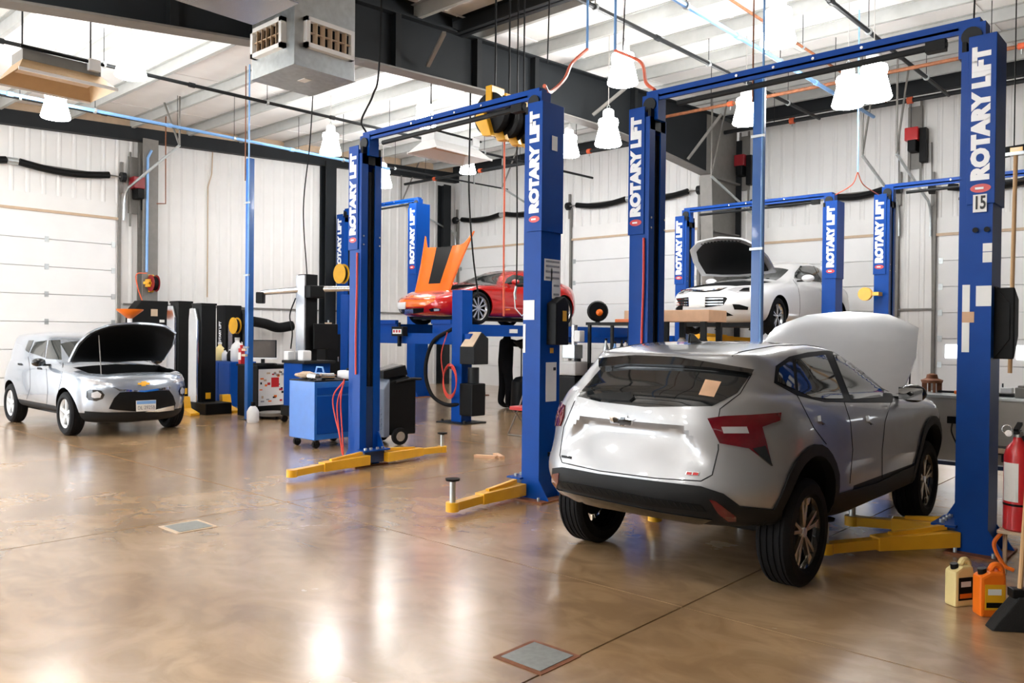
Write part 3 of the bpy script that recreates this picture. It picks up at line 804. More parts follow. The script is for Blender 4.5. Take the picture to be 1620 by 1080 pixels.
def wheel(parent, loc, r, wd, rim_r, style, side, rim_m='alu', face_m=None):
    # one wheel: tyre, rim, spokes, hub; side = +1 outer face towards +X
    k = side
    hw = wd / 2
    gr = []
    prof = [(rim_r * 0.98, -hw * 0.8), (rim_r + 0.02, -hw), (r - 0.035, -hw * 0.98), (r - 0.008, -hw * 0.8)]
    for i in range(4):
        c = -hw * 0.55 + i * hw * 0.367
        prof += [(r, c - hw * 0.14), (r, c - 0.006), (r - 0.008, c - 0.005), (r - 0.008, c + 0.005), (r, c + 0.006)]
    prof += [(r, hw * 0.7), (r - 0.008, hw * 0.8), (r - 0.035, hw * 0.98), (rim_r + 0.02, hw), (rim_r * 0.98, hw * 0.8)]
    w = bpy.data.objects.new('wheel', None); COL.objects.link(w); w.parent = parent; w.location = loc
    MB().lathe(prof, n=48, axis='X', caps=False).build('tyre', 'rubber', w, smooth=30)
    MB().lathe([(rim_r, -hw * 0.8), (rim_r * 0.9, -hw * 0.5), (rim_r * 0.88, k * hw * 0.4), (rim_r * 0.97, k * hw * 0.75), (rim_r, k * hw * 0.8)], n=40, axis='X', caps=False).build('rim', 'black_gloss' if face_m else rim_m, w, smooth=40)
    MB().lathe([(0.02, k * hw * 0.1), (rim_r * 0.62, k * hw * 0.1), (rim_r * 0.62, k * hw * 0.02)], n=32, axis='X').build('brake_disc', 'dark_steel', w)
    MB().lathe([(0.001, k * hw * 0.74), (rim_r * 0.13, k * hw * 0.73), (rim_r * 0.17, k * hw * 0.6), (rim_r * 0.17, k * hw * 0.2)], n=20, axis='X').build('hub_cap', rim_m, w, smooth=40)
    ns = {'five': 5, 'ten': 10, 'split': 5}[style]
    for i in range(ns):
        a = 2 * PI * i / ns + 0.3
        sp = MB()
        def pt(rad, tang, x): return (x, rad * math.cos(a) - tang * math.sin(a), rad * math.sin(a) + tang * math.cos(a))
        def bar(r0, r1, t0, t1, w0, w1, x0, x1, th=0.03):
            vs = [pt(r0, t0 - w0, x0), pt(r0, t0 + w0, x0), pt(r1, t1 + w1, x1), pt(r1, t1 - w1, x1)]
            vs += [(p[0] - k * th, p[1], p[2]) for p in vs]
            sp.add(vs, [(0, 1, 2, 3), (7, 6, 5, 4), (0, 4, 5, 1), (1, 5, 6, 2), (2, 6, 7, 3), (3, 7, 4, 0)])
        x0 = k * hw * 0.68; x1 = k * hw * 0.72
        if style == 'five':
            bar(rim_r * 0.12, rim_r * 0.9, 0, 0, rim_r * 0.12, rim_r * 0.1, x0, x1)
        elif style == 'ten':
            bar(rim_r * 0.14, rim_r * 0.93, 0, 0, rim_r * 0.05, rim_r * 0.09, x0, x1)
        else:
            bar(rim_r * 0.12, rim_r * 0.92, 0.0, -rim_r * 0.17, rim_r * 0.05, rim_r * 0.055, x0, x1)
            bar(rim_r * 0.12, rim_r * 0.92, 0.0, rim_r * 0.17, rim_r * 0.05, rim_r * 0.055, x0, x1)
            if face_m:
                bar(rim_r * 0.74, rim_r * 0.94, -rim_r * 0.15, -rim_r * 0.2, rim_r * 0.08, rim_r * 0.15, x1 + k * 0.002, x1 + k * 0.004, 0.02)
        sp.build('spoke', face_m or rim_m, w, bevel=0.004)
    return w
# ------------------------------------------------------------------ silver crossover on lift 15, seen from behind
T0 = Matrix.Translation((-2.92, 5.10, 0.03))
car = thing('car', 'silver crossover with black trim and raised bonnet standing in lift 15', 'car', T0.translation)
TL = [
 dict(yr=-0.55, yf=3.30, w=0.70, z=[(-.8, .41), (.1, .37), (.8, .28)]),
 dict(yr=-0.66, yf=3.45, w=0.83, z=[(-.8, .42), (.1, .39), (.8, .30)]),
 dict(yr=-0.74, yf=3.53, w=0.875, z=[(-.8, .45), (.1, .43), (.8, .37)]),
 dict(yr=-0.82, yf=3.60, w=0.895, z=0.53, Lr=.8),
 dict(yr=-0.845, yf=3.62, w=0.91, z=0.60, Lr=.8),
 dict(yr=-0.835, yf=3.62, w=0.915, z=0.69, Lr=.8),
 dict(yr=-0.805, yf=3.62, w=0.91, z=0.74, Lr=.8),
 dict(yr=-0.77, yf=3.61, w=0.91, z=0.86, Lr=.8),
 dict(yr=-0.76, yf=3.58, w=0.905, z=[(-.8, 1.0), (3.6, 0.92)], Lr=.8),
 dict(yr=-0.74, yf=3.52, w=[(-.7, .86), (0.3, .885), (2.6, .885), (3.5, .85)], z=[(-.8, 1.09), (0, 1.07), (2.0, 1.02), (3.6, 0.98)], Lr=.8, crown=0.01),
 dict(yr=-0.70, yf=3.30, w=[(-.7, .80), (0.3, .84), (2.6, .83), (3.5, .80)], z=[(-.8, 1.15), (-.4, 1.18), (.4, 1.15), (1.8, 1.08), (3.6, 1.02)], crown=0.02),
 dict(yr=-0.66, yf=2.35, w=[(-.7, .76), (0.3, .80), (2.3, .76)], z=[(-.8, 1.20), (-.4, 1.21), (.4, 1.17), (1.8, 1.10), (3.6, 1.06)], Lf=0.5, crown=0.02),
 dict(yr=-0.58, yf=2.18, w=[(-.7, .73), (0.3, .775), (2.2, .72)], z=[(-.8, 1.26), (.3, 1.26), (2.2, 1.18)], Lf=0.6, Lr=.6),
 dict(yr=-0.44, yf=1.78, w=[(-.5, .66), (0.3, .72), (1.7, .68)], z=[(-.8, 1.36), (.3, 1.38), (1.9, 1.34)], Lf=0.6, Lr=.5, er=3.2),
 dict(yr=-0.36, yf=1.50, w=[(-.4, .62), (0.3, .665), (1.5, .63)], z=[(-.5, 1.42), (.3, 1.47), (1.6, 1.425)], Lf=0.5, Lr=.4, er=3.6),
 dict(yr=-0.37, yf=1.40, w=[(-.4, .57), (0.3, .615), (1.4, .58)], z=[(-.45, 1.44), (.3, 1.50), (.8, 1.505), (1.5, 1.46)], Lf=0.4, Lr=.3, er=4),
 dict(yr=-0.25, yf=1.2, w=[(-.4, .42), (0.3, .46), (1.4, .42)], z=[(-.45, 1.46), (.3, 1.52), (.8, 1.525), (1.5, 1.49)], Lf=0.3, Lr=.2, er=4),
 dict(yr=0.0, yf=0.95, w=0.2, z=[(-.45, 1.48), (.3, 1.53), (.8, 1.535), (1.5, 1.50)], Lf=0.3, Lr=.2, er=4),
]
def sstep(a, b, x):
    t = max(0.0, min(1.0, (x - a) / (b - a))); return t * t * (3 - 2 * t)
def trax_press(c):
    # recess pressed into the tailgate around the number plate
    if c.y < -0.3 and 0.74 < c.z < 1.1:
        hwid = 0.36 + (1.02 - c.z) * 0.85
        k = sstep(hwid + 0.02, hwid - 0.02, abs(c.x)) * sstep(1.02, 0.98, c.z) * sstep(0.74, 0.98, c.z)
        return Vector((c.x, c.y + 0.06 * k, c.z))
    return c
tc = Car(car, TL, T0, 2, trax_press)
ax, az = 0.0, 0.42
bayc = MB().bb((-0.72, 2.52, 0.45), (0.72, 3.38, 1.6)).mesh('cutter', 'black')
tc.body('paint_silver', [(0.03, az, 0.9), (2.70, az, 0.9)], 0.395, extra=[bayc], low=(0.50, 'plastic_dark'))
def S(a, b): return (860 + a / 2.25, 480 + b / 2.25)     # from the close-up crop to picture pixels
def SP(*pts): return [S(a, b) for a, b in pts]
# dark rear glass with the spoiler edge, tailgate details
tc.patch('rear_window', SP((120, 330), (205, 232), (470, 232), (735, 254), (690, 318), (600, 365), (360, 368), (200, 350)), 'glass_dark', off=0.004)
tc.patch('spoiler', SP((204, 204), (330, 194), (470, 200), (742, 244), (736, 258), (600, 240), (470, 230), (300, 226), (204, 236)), 'black_gloss', off=0.03)
tc.patch('wiper', SP((165, 332), (230, 322), (316, 322), (325, 338), (310, 350), (230, 346)), 'black', off=0.022)
tc.patch('window_sticker', SP((576, 272), (632, 280), (606, 334), (552, 326)), 'cardboard', off=0.006)
# tail lamps
tl = tc.patch('tail_lamp', SP((583, 410), (640, 402), (735, 398), (842, 390), (838, 418), (775, 440), (790, 495), (810, 578), (762, 540), (728, 515), (626, 497)), 'lens_red', off=0.012)
tc.patch('lamp_lens', SP((632, 440), (720, 440), (728, 462), (640, 462)), 'lens_clear', off=0.016, parent=tl)
tc.patch('lamp_trim', SP((740, 515), (785, 505), (810, 578), (768, 545)), 'black_gloss', off=0.016, parent=tl)
tc.patch('tail_lamp', SP((36, 352), (60, 346), (78, 362), (74, 405), (62, 436), (38, 436), (40, 400)), 'lens_red', off=0.012)
# tailgate shut line
tc.line('shut_line', SP((112, 345), (72, 440), (58, 540), (66, 566), (200, 596), (400, 622), (560, 632), (600, 610), (622, 520), (622, 500)), 0.004)
tc.line('shut_line', SP((622, 410), (628, 375), (700, 320), (742, 250)), 0.0035)
# bow-tie badge, lettering
bt = tc.patch('badge', SP((238, 402), (270, 406), (272, 398), (300, 400), (300, 408), (328, 412), (318, 432), (298, 428), (296, 436), (268, 432), (268, 424), (240, 420)), 'chrome', off=0.012)
tc.patch('badge_fill', SP((250, 408), (276, 411), (278, 404), (294, 406), (294, 413), (316, 416), (312, 426), (292, 424), (290, 430), (274, 427), (274, 420), (252, 416)), 'black_gloss', off=0.016, parent=bt, step=3)
tc.patch('model_badge', SP((66, 540), (100, 545), (98, 553), (66, 548)), 'black', off=0.006, step=3)
rs = tc.patch('trim_badge', SP((508, 597), (556, 601), (552, 613), (504, 609)), 'chrome', off=0.006, step=3)
tc.patch('badge_letter', SP((512, 600), (529, 602), (526, 611), (509, 609)), 'red', off=0.009, step=3, parent=rs)
tc.patch('badge_letter', SP((534, 602), (553, 604), (549, 612), (530, 611)), 'red', off=0.009, step=3, parent=rs)
# black bumper, patterned insert, reflectors, exhaust-height valance
bp = tc.patch('bumper', SP((36, 586), (70, 582), (200, 606), (400, 632), (560, 650), (640, 676), (700, 720), (845, 735), (838, 800), (770, 820), (500, 782), (300, 748), (110, 712), (50, 688), (34, 650)), 'plastic_dark', off=0.012, depth=0.02)
tc.patch('bumper_insert', SP((62, 628), (200, 652), (400, 690), (560, 712), (580, 735), (400, 716), (200, 680), (70, 650)), 'black', off=0.018, parent=bp)
tc.patch('bumper_lip', SP((46, 655), (200, 690), (420, 735), (600, 762), (560, 778), (400, 752), (200, 716), (60, 682)), 'black_gloss', off=0.019, parent=bp)
for i in range(22):
    a = 70 + i * 22; b = 636 + (a - 70) * 0.165
    tc.line('insert_rib', SP((a, b), (a + 14, b + 16)), 0.004, 'plastic_dark', parent=bp, off=0.018)
tc.patch('reflector', SP((590, 694), (612, 700), (684, 752), (684, 768), (656, 768), (620, 740)), 'lens_red', off=0.016)
tc.patch('reflector', SP((36, 606), (60, 602), (58, 632), (46, 660), (34, 656)), 'lens_red', off=0.016)
# side glazing with black frame
fr = tc.patch('window_frame', SP((820, 282), (826, 222), (872, 190), (940, 174), (1010, 168), (1080, 180), (1150, 218), (1215, 290), (1245, 332), (1240, 352), (1100, 352), (1000, 350), (900, 326)), 'black', off=0.004, mirror=True)
tc.patch('quarter_window', SP((830, 280), (836, 232), (882, 200), (892, 306)), 'glass_dark', off=0.008, mirror=True)
tc.patch('rear_door_window', SP((903, 312), (894, 200), (1000, 184), (1066, 340), (1000, 340), (950, 334)), 'glass_tint', off=0.008, mirror=True)
tc.patch('front_door_window', SP((1092, 342), (1030, 186), (1090, 194), (1150, 236), (1206, 318), (1206, 336)), 'glass_tint', off=0.008, mirror=True)
tc.patch('windscreen', [(-.58, 2.06), (.58, 2.06), (.54, 1.66), (-.54, 1.66)], 'glass_tint', 'top')
# door lines, handles
tc.line('shut_line', SP((1070, 352), (1092, 420), (1100, 520), (1090, 640)), 0.004, mirror=True)
tc.line('shut_line', SP((1236, 352), (1215, 420), (1205, 520), (1205, 620)), 0.004, mirror=True)
tc.line('shut_line', SP((902, 326), (930, 380), (960, 440), (1006, 500)), 0.004, mirror=True)
for a in (975, 1146):
    h = tc.patch('door_handle', SP((a, 400), (a + 40, 398), (a + 42, 412), (a + 18, 430), (a + 2, 420)), 'paint_silver', off=0.022, mirror=True)
    tc.patch('handle_cup', SP((a + 6, 412), (a + 34, 410), (a + 18, 432)), 'black', off=0.006, mirror=True, parent=None)
# cladding round the arches and along the sill, from the side view
def arch_ring(y0, z0, r0, r1, a0=-8, a1=188, n=16):
    o = [(y0 + r1 * math.cos(R(a0 + (a1 - a0) * i / n)), z0 + r1 * math.sin(R(a0 + (a1 - a0) * i / n))) for i in range(n + 1)]
    q = [(y0 + r0 * math.cos(R(a1 - (a1 - a0) * i / n)), z0 + r0 * math.sin(R(a1 - (a1 - a0) * i / n))) for i in range(n + 1)]
    return o + q
for y0 in (0.03, 2.70):
    tc.patch('arch_cladding', arch_ring(y0, az, 0.392, 0.465), 'plastic_dark', 'side', off=0.016, depth=0.05, mirror=True)
tc.patch('sill_cladding', [(0.40, 0.34), (0.46, 0.50), (1.3, 0.47), (2.28, 0.50), (2.36, 0.34)], 'plastic_dark', 'side', off=0.012, mirror=True)
# door mirror
P0, n0 = tc.px(*S(1236, 330))
mm = MB().sphere((0, 0, 0), 1, 8, (0.11, 0.07, 0.075)).mesh('door_mirror', 'black_gloss', smooth=60)
for k in (1, -1):
    o = link('door_mirror', mm, car, (k * (abs(P0.x) + 0.15), P0.y + 0.06, P0.z + 0.03))
    MB().bb((-k * 0.17, -0.02, -0.05), (-k * 0.03, 0.03, -0.03)).build('mirror_stalk', 'black', o)
    MB().prism([(-0.09, -0.05), (0.09, -0.05), (0.09, 0.045), (-0.09, 0.05)], -0.066, -0.06, 'Y').build('mirror_glass', 'chrome', o)
# shark fin and roof seams
q, n = tc.top(0, 0.12)
MB().prism([(-0.09, 0), (0.09, 0), (-0.05, 0.07), (-0.08, 0.07)], -0.012, 0.012, 'X').build('antenna_fin', 'black_gloss', car, bevel=0.004).location = q
for k in (-1, 1): tc.line('roof_seam', [(k * 0.50, -0.3), (k * 0.54, 0.4), (k * 0.52, 1.3)], 0.005, 'black', 'top')
# wheels
for y in (0.0, 2.66):
    for k in (-1, 1): wheel(car, (k * 0.79, y, 0.318), 0.345, 0.225, 0.232, 'split', k, 'alu', 'wheel_face')
# raised bonnet: the bonnet panel of this body turned up on its hinge
bn = tc.patch('bonnet', [(-.74, 2.44), (0, 2.36), (.74, 2.44), (.76, 2.9), (.70, 3.28), (.4, 3.44), (0, 3.48), (-.4, 3.44), (-.70, 3.28), (-.76, 2.9)], 'paint_silver', 'top', off=0.0, depth=0.03, step=0.09, closed=True)
hinge = Vector((0, 2.42, 1.06))
bn.data.transform(Matrix.Translation(hinge) @ Matrix.Rotation(R(50), 4, 'X') @ Matrix.Translation(-hinge))
MB().cyl((0.6, 3.1, 0.9), (0.66, 2.95, 1.5), 0.008, 6).build('bonnet_prop', 'dark_steel', car)
MB().bb((-0.5, 2.62, 0.6), (0.4, 3.2, 0.9)).build('engine_cover', 'plastic_dark', car, bevel=0.03)
MB().bb((-0.5, 0.5, 0.27), (0.5, 2.3, 0.36)).build('underbody', 'black', car)
MB().cyl((-0.8, 0, 0.32), (0.8, 0, 0.32), 0.05, 10).build('rear_axle', 'dark_steel', car)
# ------------------------------------------------------------------ grey-blue crossover at the wall door, bonnet up
T1 = Matrix.Translation((-15.70, 5.38, 0)) @ Matrix.Rotation(R(-90), 4, 'Z')
SC = 0.955
car2 = thing('car', 'light metallic blue-grey crossover with open black-lined bonnet before the white door', 'car', T1.translation, R(-90))
car2.scale = (SC, SC, SC)
def lv(yr, yf, w, z, **k): return dict(yr=yr, yf=yf, w=w, z=z, **k)
BL = [
 lv(-.60, 3.20, .70, [(2.2, .30), (3.1, .20)]), lv(-.70, 3.34, .82, [(2.2, .32), (3.1, .22)]), lv(-.78, 3.44, .875, [(2.2, .38), (3.1, .30)]), lv(-.84, 3.50, .895, [(2.2, .50), (3.1, .46)]), lv(-.85, 3.52, .905, .62),
 lv(-.84, 3.52, .91, .74), lv(-.82, 3.50, .905, [(-.8, .92), (3.5, .84)]), lv(-.80, 3.46, [(-.8, .86), (.3, .885), (2.6, .885), (3.5, .86)], [(-.8, 1.04), (3.5, .93)], crown=.01),
 lv(-.78, 3.36, [(-.8, .83), (.3, .86), (2.6, .85), (3.4, .80)], [(-.8, 1.10), (1.8, 1.04), (2.4, 1.03), (3.4, .98)], crown=.03),
 lv(-.76, 2.42, [(-.8, .80), (.3, .83), (2.4, .79)], [(-.8, 1.14), (1.8, 1.07), (2.5, 1.07)], Lf=.5, crown=.02),
 lv(-.72, 2.28, [(-.8, .78), (.3, .81), (2.2, .76)], [(-.8, 1.19), (2.2, 1.14)], Lf=.5, Lr=.5),
 lv(-.64, 1.80, [(-.8, .72), (.3, .76), (1.8, .71)], [(-.8, 1.38), (1.8, 1.36)], Lf=.5, Lr=.4, er=3.4),
 lv(-.58, 1.42, [(-.8, .67), (.3, .70), (1.4, .66)], [(-.6, 1.53), (.5, 1.56), (1.5, 1.53)], Lf=.4, Lr=.3, er=4),
 lv(-.52, 1.28, .62, [(-.6, 1.57), (.5, 1.61), (1.4, 1.56)], Lf=.4, Lr=.3, er=4),
 lv(-.35, 1.05, .45, [(-.6, 1.60), (.5, 1.635), (1.4, 1.59)], Lf=.3, Lr=.2, er=4), lv(-.1, .8, .2, [(-.6, 1.61), (.5, 1.64), (1.4, 1.60)], Lf=.2, Lr=.2)]
MW = T1 @ Matrix.Diagonal((SC, SC, SC, 1))
cb = Car(car2, BL, MW, 1)
bay2 = MB().prism([(-0.70, 2.46), (0.70, 2.46), (0.68, 3.05), (0.5, 3.28), (-0.5, 3.28), (-0.68, 3.05)], 0.55, 1.6, 'Z').mesh('cutter', 'black')
cb.body('paint_grey', [(0.0, .36, .9), (2.64, .36, .9)], .40, extra=[bay2], low=(0.42, 'plastic_dark'))
def D2(*pts): return [(a / 4.5, 480 + b / 4.5) for a, b in pts]
def D3(*pts): return [(110 + a / 5.4, 500 + b / 5.4) for a, b in pts]
kw = dict(step=3.0)
cb.patch('front_door_window', D2((325, 392), (347, 262), (430, 260), (440, 400), (380, 398)), 'glass_tint', mirror=True, **kw)
cb.patch('rear_door_window', D2((215, 350), (250, 275), (335, 262), (318, 385)), 'glass_tint', mirror=True, **kw)
cb.patch('quarter_window', D2((180, 330), (205, 262), (240, 262), (205, 350)), 'glass_tint', mirror=True, **kw)
cb.patch('windscreen', [(-.62, 2.2), (.62, 2.2), (.58, 1.52), (-.58, 1.52)], 'glass_tint', 'top')
cb.patch('head_lamp', D3((145, 640), (175, 625), (270, 635), (300, 670), (285, 705), (230, 725), (165, 715), (143, 690)), 'black_gloss', off=.006, mirror=True, **kw)
cb.patch('lamp_reflector', D3((190, 655), (240, 640), (275, 665), (265, 695), (215, 700), (190, 690)), 'lens_clear', off=.012, mirror=True, step=2)
cb.patch('running_lamp', D3((90, 520), (180, 540), (360, 575), (370, 590), (250, 585), (140, 575)), 'lens_clear', off=.006, mirror=True, **kw)
cb.patch('grille', D3((335, 790), (380, 700), (430, 650), (640, 640), (850, 632), (885, 680), (905, 745), (890, 790), (740, 805), (560, 812), (400, 800)), 'black', off=.006, **kw)
cb.patch('chrome_bar', D3((370, 605), (430, 625), (640, 635), (860, 600), (850, 622), (640, 648), (430, 640)), 'chrome', off=.016, **kw)
cb.patch('lower_bumper', D3((130, 810), (330, 822), (560, 818), (890, 800), (1000, 790), (985, 860), (940, 900), (760, 910), (480, 925), (240, 935), (130, 930)), 'plastic_dark', off=.006, **kw)
cb.patch('skid_trim', D3((640, 812), (740, 792), (885, 760), (885, 798), (760, 812)), 'alu', off=.02, **kw)
pl = cb.patch('number_plate', D3((566, 722), (734, 714), (732, 802), (568, 810)), 'paper', off=.022, depth=.0, **kw)
cb.patch('plate_band', D3((570, 724), (732, 716), (732, 742), (570, 750)), 'pipe_blue', off=.025, parent=pl, **kw)
P1, n1 = cb.px(*D3((650, 775))[0])
tM = Matrix.Translation(P1 + n1 * 0.03) @ Matrix(((-1, 0, 0), (0, 0, 1), (0, 1, 0))).to_4x4()
text('plate_letters', 'DL 2925B', 0.085, car2, tM, 'print_grey', sx=0.8)
bg_ = cb.patch('badge', D3((582, 572), (612, 570), (614, 560), (650, 558), (652, 566), (684, 570), (676, 586), (650, 584), (648, 596), (614, 598), (612, 588), (586, 586)), 'yellow', off=.02, step=2)
cb.line('shut_line', D2((318, 400), (330, 470), (340, 620), (330, 730)), .004, mirror=True)
cb.line('shut_line', D2((200, 380), (215, 470), (215, 600), (190, 680)), .004, mirror=True)
cb.line('shut_line', D2((448, 420), (440, 520), (410, 650), (405, 780)), .004, mirror=True)
for a, b in ((132, 432), (270, 462)): cb.patch('door_handle', D2((a, b - 6), (a + 26, b - 4), (a + 26, b + 8), (a, b + 6)), 'black', off=.015, mirror=True, step=2)
for k in (1, -1):
    o = MB().sphere((0, 0, 0), 1, 8, (.11, .07, .07)).build('door_mirror', 'black_gloss', car2, smooth=60); o.location = (k * .98, 1.72, 1.13)
    MB().bb((-k * .2, -.02, -.06), (-k * .05, .02, -.03)).build('mirror_stalk', 'black', o)
for y in (0, 2.64):
    for k in (-1, 1): wheel(car2, (k * .80, y, .345), .345, .22, .235, 'five', k, 'white_plastic')
def bonnet(C, poly, hinge, deg, paint, liner='black', inset=0.9, dep=.03, st=.09, up=0.0):
    b = C.patch('bonnet', poly, paint, 'top', off=0.0, depth=dep, step=st, closed=True)
    cx = sum(p[0] for p in poly) / len(poly); cy = sum(p[1] for p in poly) / len(poly)
    q = [(cx + (x - cx) * inset, cy + (y - cy) * inset) for x, y in poly]
    l = C.patch('bonnet_liner', q, liner, 'top', off=-dep - .002, depth=dep + .02, step=st, closed=True, parent=b)
    T = Matrix.Translation(Vector(hinge) + Vector((0, 0, up))) @ Matrix.Rotation(R(deg), 4, 'X') @ Matrix.Translation(-Vector(hinge))
    b.data.transform(T); l.data.transform(T)
    return b, l
hp = [(-.78, 2.42), (-.4, 2.36), (0, 2.33), (.4, 2.36), (.78, 2.42), (.78, 2.9), (.70, 3.2), (.45, 3.38), (0, 3.42), (-.45, 3.38), (-.70, 3.2), (-.78, 2.9)]
bonnet(cb, hp, (0, 2.40, 1.10), 44, 'paint_grey', 'black', .97, up=.10)
MB().cyl((.55, 3.2, .9), (.52, 3.0, 1.6), .008, 6).build('bonnet_prop', 'grey_steel', car2)
eb = MB().bb((-.25, 2.62, .6), (.35, 3.1, .88)).build('engine_cover', 'plastic_dark', car2, bevel=.04)
MB().bb((-.6, 2.62, .6), (-.35, 2.85, .92)).build('battery', 'black', car2, bevel=.01)
MB().bb((-.2, 3.12, .6), (.25, 3.2, .93)).build('radiator_shroud', 'plastic_dark', car2, bevel=.01)
for (x, y, z, m) in ((.42, 2.75, .86, 'tan'), (.02, 2.95, .9, 'tan'), (-.1, 2.95, .9, 'yellow'), (.5, 2.95, .86, 'white_plastic')):
    MB().cyl((x, y, z - .1), (x, y, z), .05, 12).build('reservoir_cap', m, car2)
MB().tube(bez([(-.3, 3.1, .85), (-.1, 3.0, .95), (.2, 3.05, .93), (.4, 2.9, .88)]), .03, 8).build('intake_hose', 'rubber', car2, smooth=True)
MB().bb((-.6, -.3, .24), (.6, 3.1, .34)).build('underbody', 'black', car2)

# ------------------------------------------------------------------ red sports car up on the drive-on rack
T2 = Matrix.Translation((-12.06, 14.09, 1.783)) @ Matrix.Rotation(R(180), 4, 'Z')
car3 = thing('car', 'red sports car with upright orange bonnet raised on the blue rack', 'car', T2.translation, R(180))
VL_ = [
 lv(-.55, 3.30, .66, .14), lv(-.70, 3.48, .84, .16), lv(-.78, 3.58, .90, .24), lv(-.80, 3.62, .92, .38), lv(-.80, 3.60, .92, .50),
 lv(-.80, 3.52, [(-.8, .90), (0, .92), (1.3, .88), (2.7, .92), (3.5, .86)], [(-.8, .66), (0, .70), (1.2, .66), (2.7, .66), (3.3, .56), (3.6, .5)]),
 lv(-.80, 3.40, [(-.8, .84), (0, .88), (1.3, .82), (2.7, .87), (3.4, .76)], [(-.8, .80), (0, .84), (1.2, .76), (2.7, .78), (3.3, .62), (3.6, .54)]),
 lv(-.78, 3.10, [(-.8, .74), (0, .78), (1.3, .76), (2.7, .70), (3.2, .6)], [(-.8, .90), (0, .90), (1.2, .82), (2.3, .82), (2.9, .72), (3.3, .64)], crown=.02),
 lv(-.74, 2.12, [(-.8, .66), (0, .72), (1.3, .73), (2.1, .68)], [(-.8, .94), (0, .92), (1.2, .85), (2.1, .85)], Lf=.6, Lr=.6),
 lv(-.50, 1.70, [(-.8, .56), (0, .64), (1.3, .66), (1.7, .6)], [(-.6, .99), (0, 1.02), (.8, 1.04), (1.7, 1.01)], Lf=.6, Lr=.7),
 lv(-.15, 1.35, [(-.2, .50), (.6, .56), (1.4, .52)], [(-.2, 1.09), (.6, 1.17), (1.3, 1.15)], Lf=.5, Lr=.6),
 lv(.1, 1.15, .44, [(0, 1.15), (.6, 1.22), (1.2, 1.18)], Lf=.4, Lr=.4), lv(.3, .95, .2, [(0, 1.18), (.6, 1.24), (1.2, 1.2)], Lf=.2, Lr=.2)]
cv = Car(car3, VL_, T2, 1)
bay3 = MB().prism([(-.52, 2.3), (.52, 2.3), (.5, 3.0), (-.5, 3.0)], .4, 1.2, 'Z').mesh('cutter', 'black')
cv.body('paint_red', [(0, .335, .9), (2.69, .335, .9)], .365, extra=[bay3])
def C3(*pts): return [(600 + a / 6, 360 + b / 6) for a, b in pts]
def C4(*pts): return [(740 + a / 9, 410 + b / 9) for a, b in pts]
kw = dict(step=3.0)
cv.patch('windscreen', C4((-60, 330), (0, 230), (120, 178), (300, 172), (500, 172), (440, 260), (400, 368), (250, 372), (100, 352)), 'glass_tint', **kw)
cv.patch('side_window', C4((520, 345), (560, 270), (640, 225), (760, 235), (840, 270), (860, 345), (700, 352)), 'glass_tint', off=.006, mirror=True, **kw)
cv.patch('roof_panel', [(-.42, .2), (.42, .2), (.46, .7), (.42, 1.12), (-.42, 1.12), (-.46, .7)], 'black_gloss', 'top', off=.006)
cv.patch('rear_window', [(-.42, .1), (.42, .1), (.50, -.45), (-.50, -.45)], 'glass_dark', 'top', off=.005)
cv.patch('grille', C3((132, 772), (300, 765), (425, 762), (420, 800), (330, 815), (180, 815)), 'black', off=.006, **kw)
cv.patch('plate_mount', C3((245, 775), (325, 768), (325, 812), (245, 815)), 'alu', off=.012, step=2)
cv.patch('front_plate', C3((168, 712), (255, 706), (250, 770), (168, 770)), 'paper', off=.016, step=2)
cv.patch('fog_lamp', C3((470, 772), (530, 760), (580, 768), (575, 790), (490, 796)), 'black_gloss', off=.006, mirror=True, step=2)
cv.patch('fog_lens', C3((520, 770), (570, 770), (568, 788), (522, 790)), 'lens_clear', off=.012, mirror=True, step=2)
cv.patch('nose_panel', C3((120, 690), (180, 650), (330, 640), (540, 650), (520, 700), (430, 745), (260, 752), (140, 750)), 'paint_orange', off=.004, **kw)
cv.patch('side_marker', C4((535, 706), (600, 704), (600, 722), (535, 724)), 'orange', off=.006, mirror=True, step=2)
cv.line('shut_line', C4((480, 395), (480, 560), (500, 700), (510, 850)), .004, mirror=True)
for y0 in (0.0, 2.69): cv.patch('arch_lip', arch_ring(y0, .335, .362, .38), 'paint_red', 'side', off=.012, mirror=True)
for y in (0, 2.69):
    for k in (-1, 1): wheel(car3, (k * .80, y, .325), .325, .24, .245, 'ten', k, 'alu')
for k in (1, -1):
    o = MB().sphere((0, 0, 0), 1, 8, (.10, .07, .06)).build('door_mirror', 'paint_red', car3, smooth=60); o.location = (k * .9, 1.62, .90)
    MB().bb((-k * .2, -.02, -.04), (-k * .04, .02, -.01)).build('mirror_stalk', 'black', o)
# bonnet hinged at the nose, standing almost upright: two humps, dark centre stripe, pointed rear corners
def humped(y, x): return 0.03 * math.exp(-((abs(x) - .42) / .16) ** 2)
bm_v = []; bm_f = []; NX, NY = 18, 10
for j in range(NY + 1):
    t = j / NY
    for i in range(NX + 1):
        u = -1 + 2 * i / NX; wdt_ = .50 + .22 * t ** 1.4
        tip = .30 * max(0, (abs(u) - .72) / .28) ** 1.3 * t
        bm_v.append((u * wdt_, 0, t * 1.02 + tip, humped(0, u * wdt_)))
T_h = Matrix.Translation((0, 3.12, .62)) @ Matrix.Rotation(R(20), 4, 'X')
hood = MB(); top_v = [T_h @ Vector((x, .02 + h - .10 * (1 - (z / 1.1 - .5) ** 2 * 4) * 0, z)) for x, y, z, h in bm_v]; bot_v = [T_h @ Vector((x, -.02 + h * .6, z)) for x, y, z, h in bm_v]
n_ = len(top_v); W1 = NX + 1; fs = []; mi = []
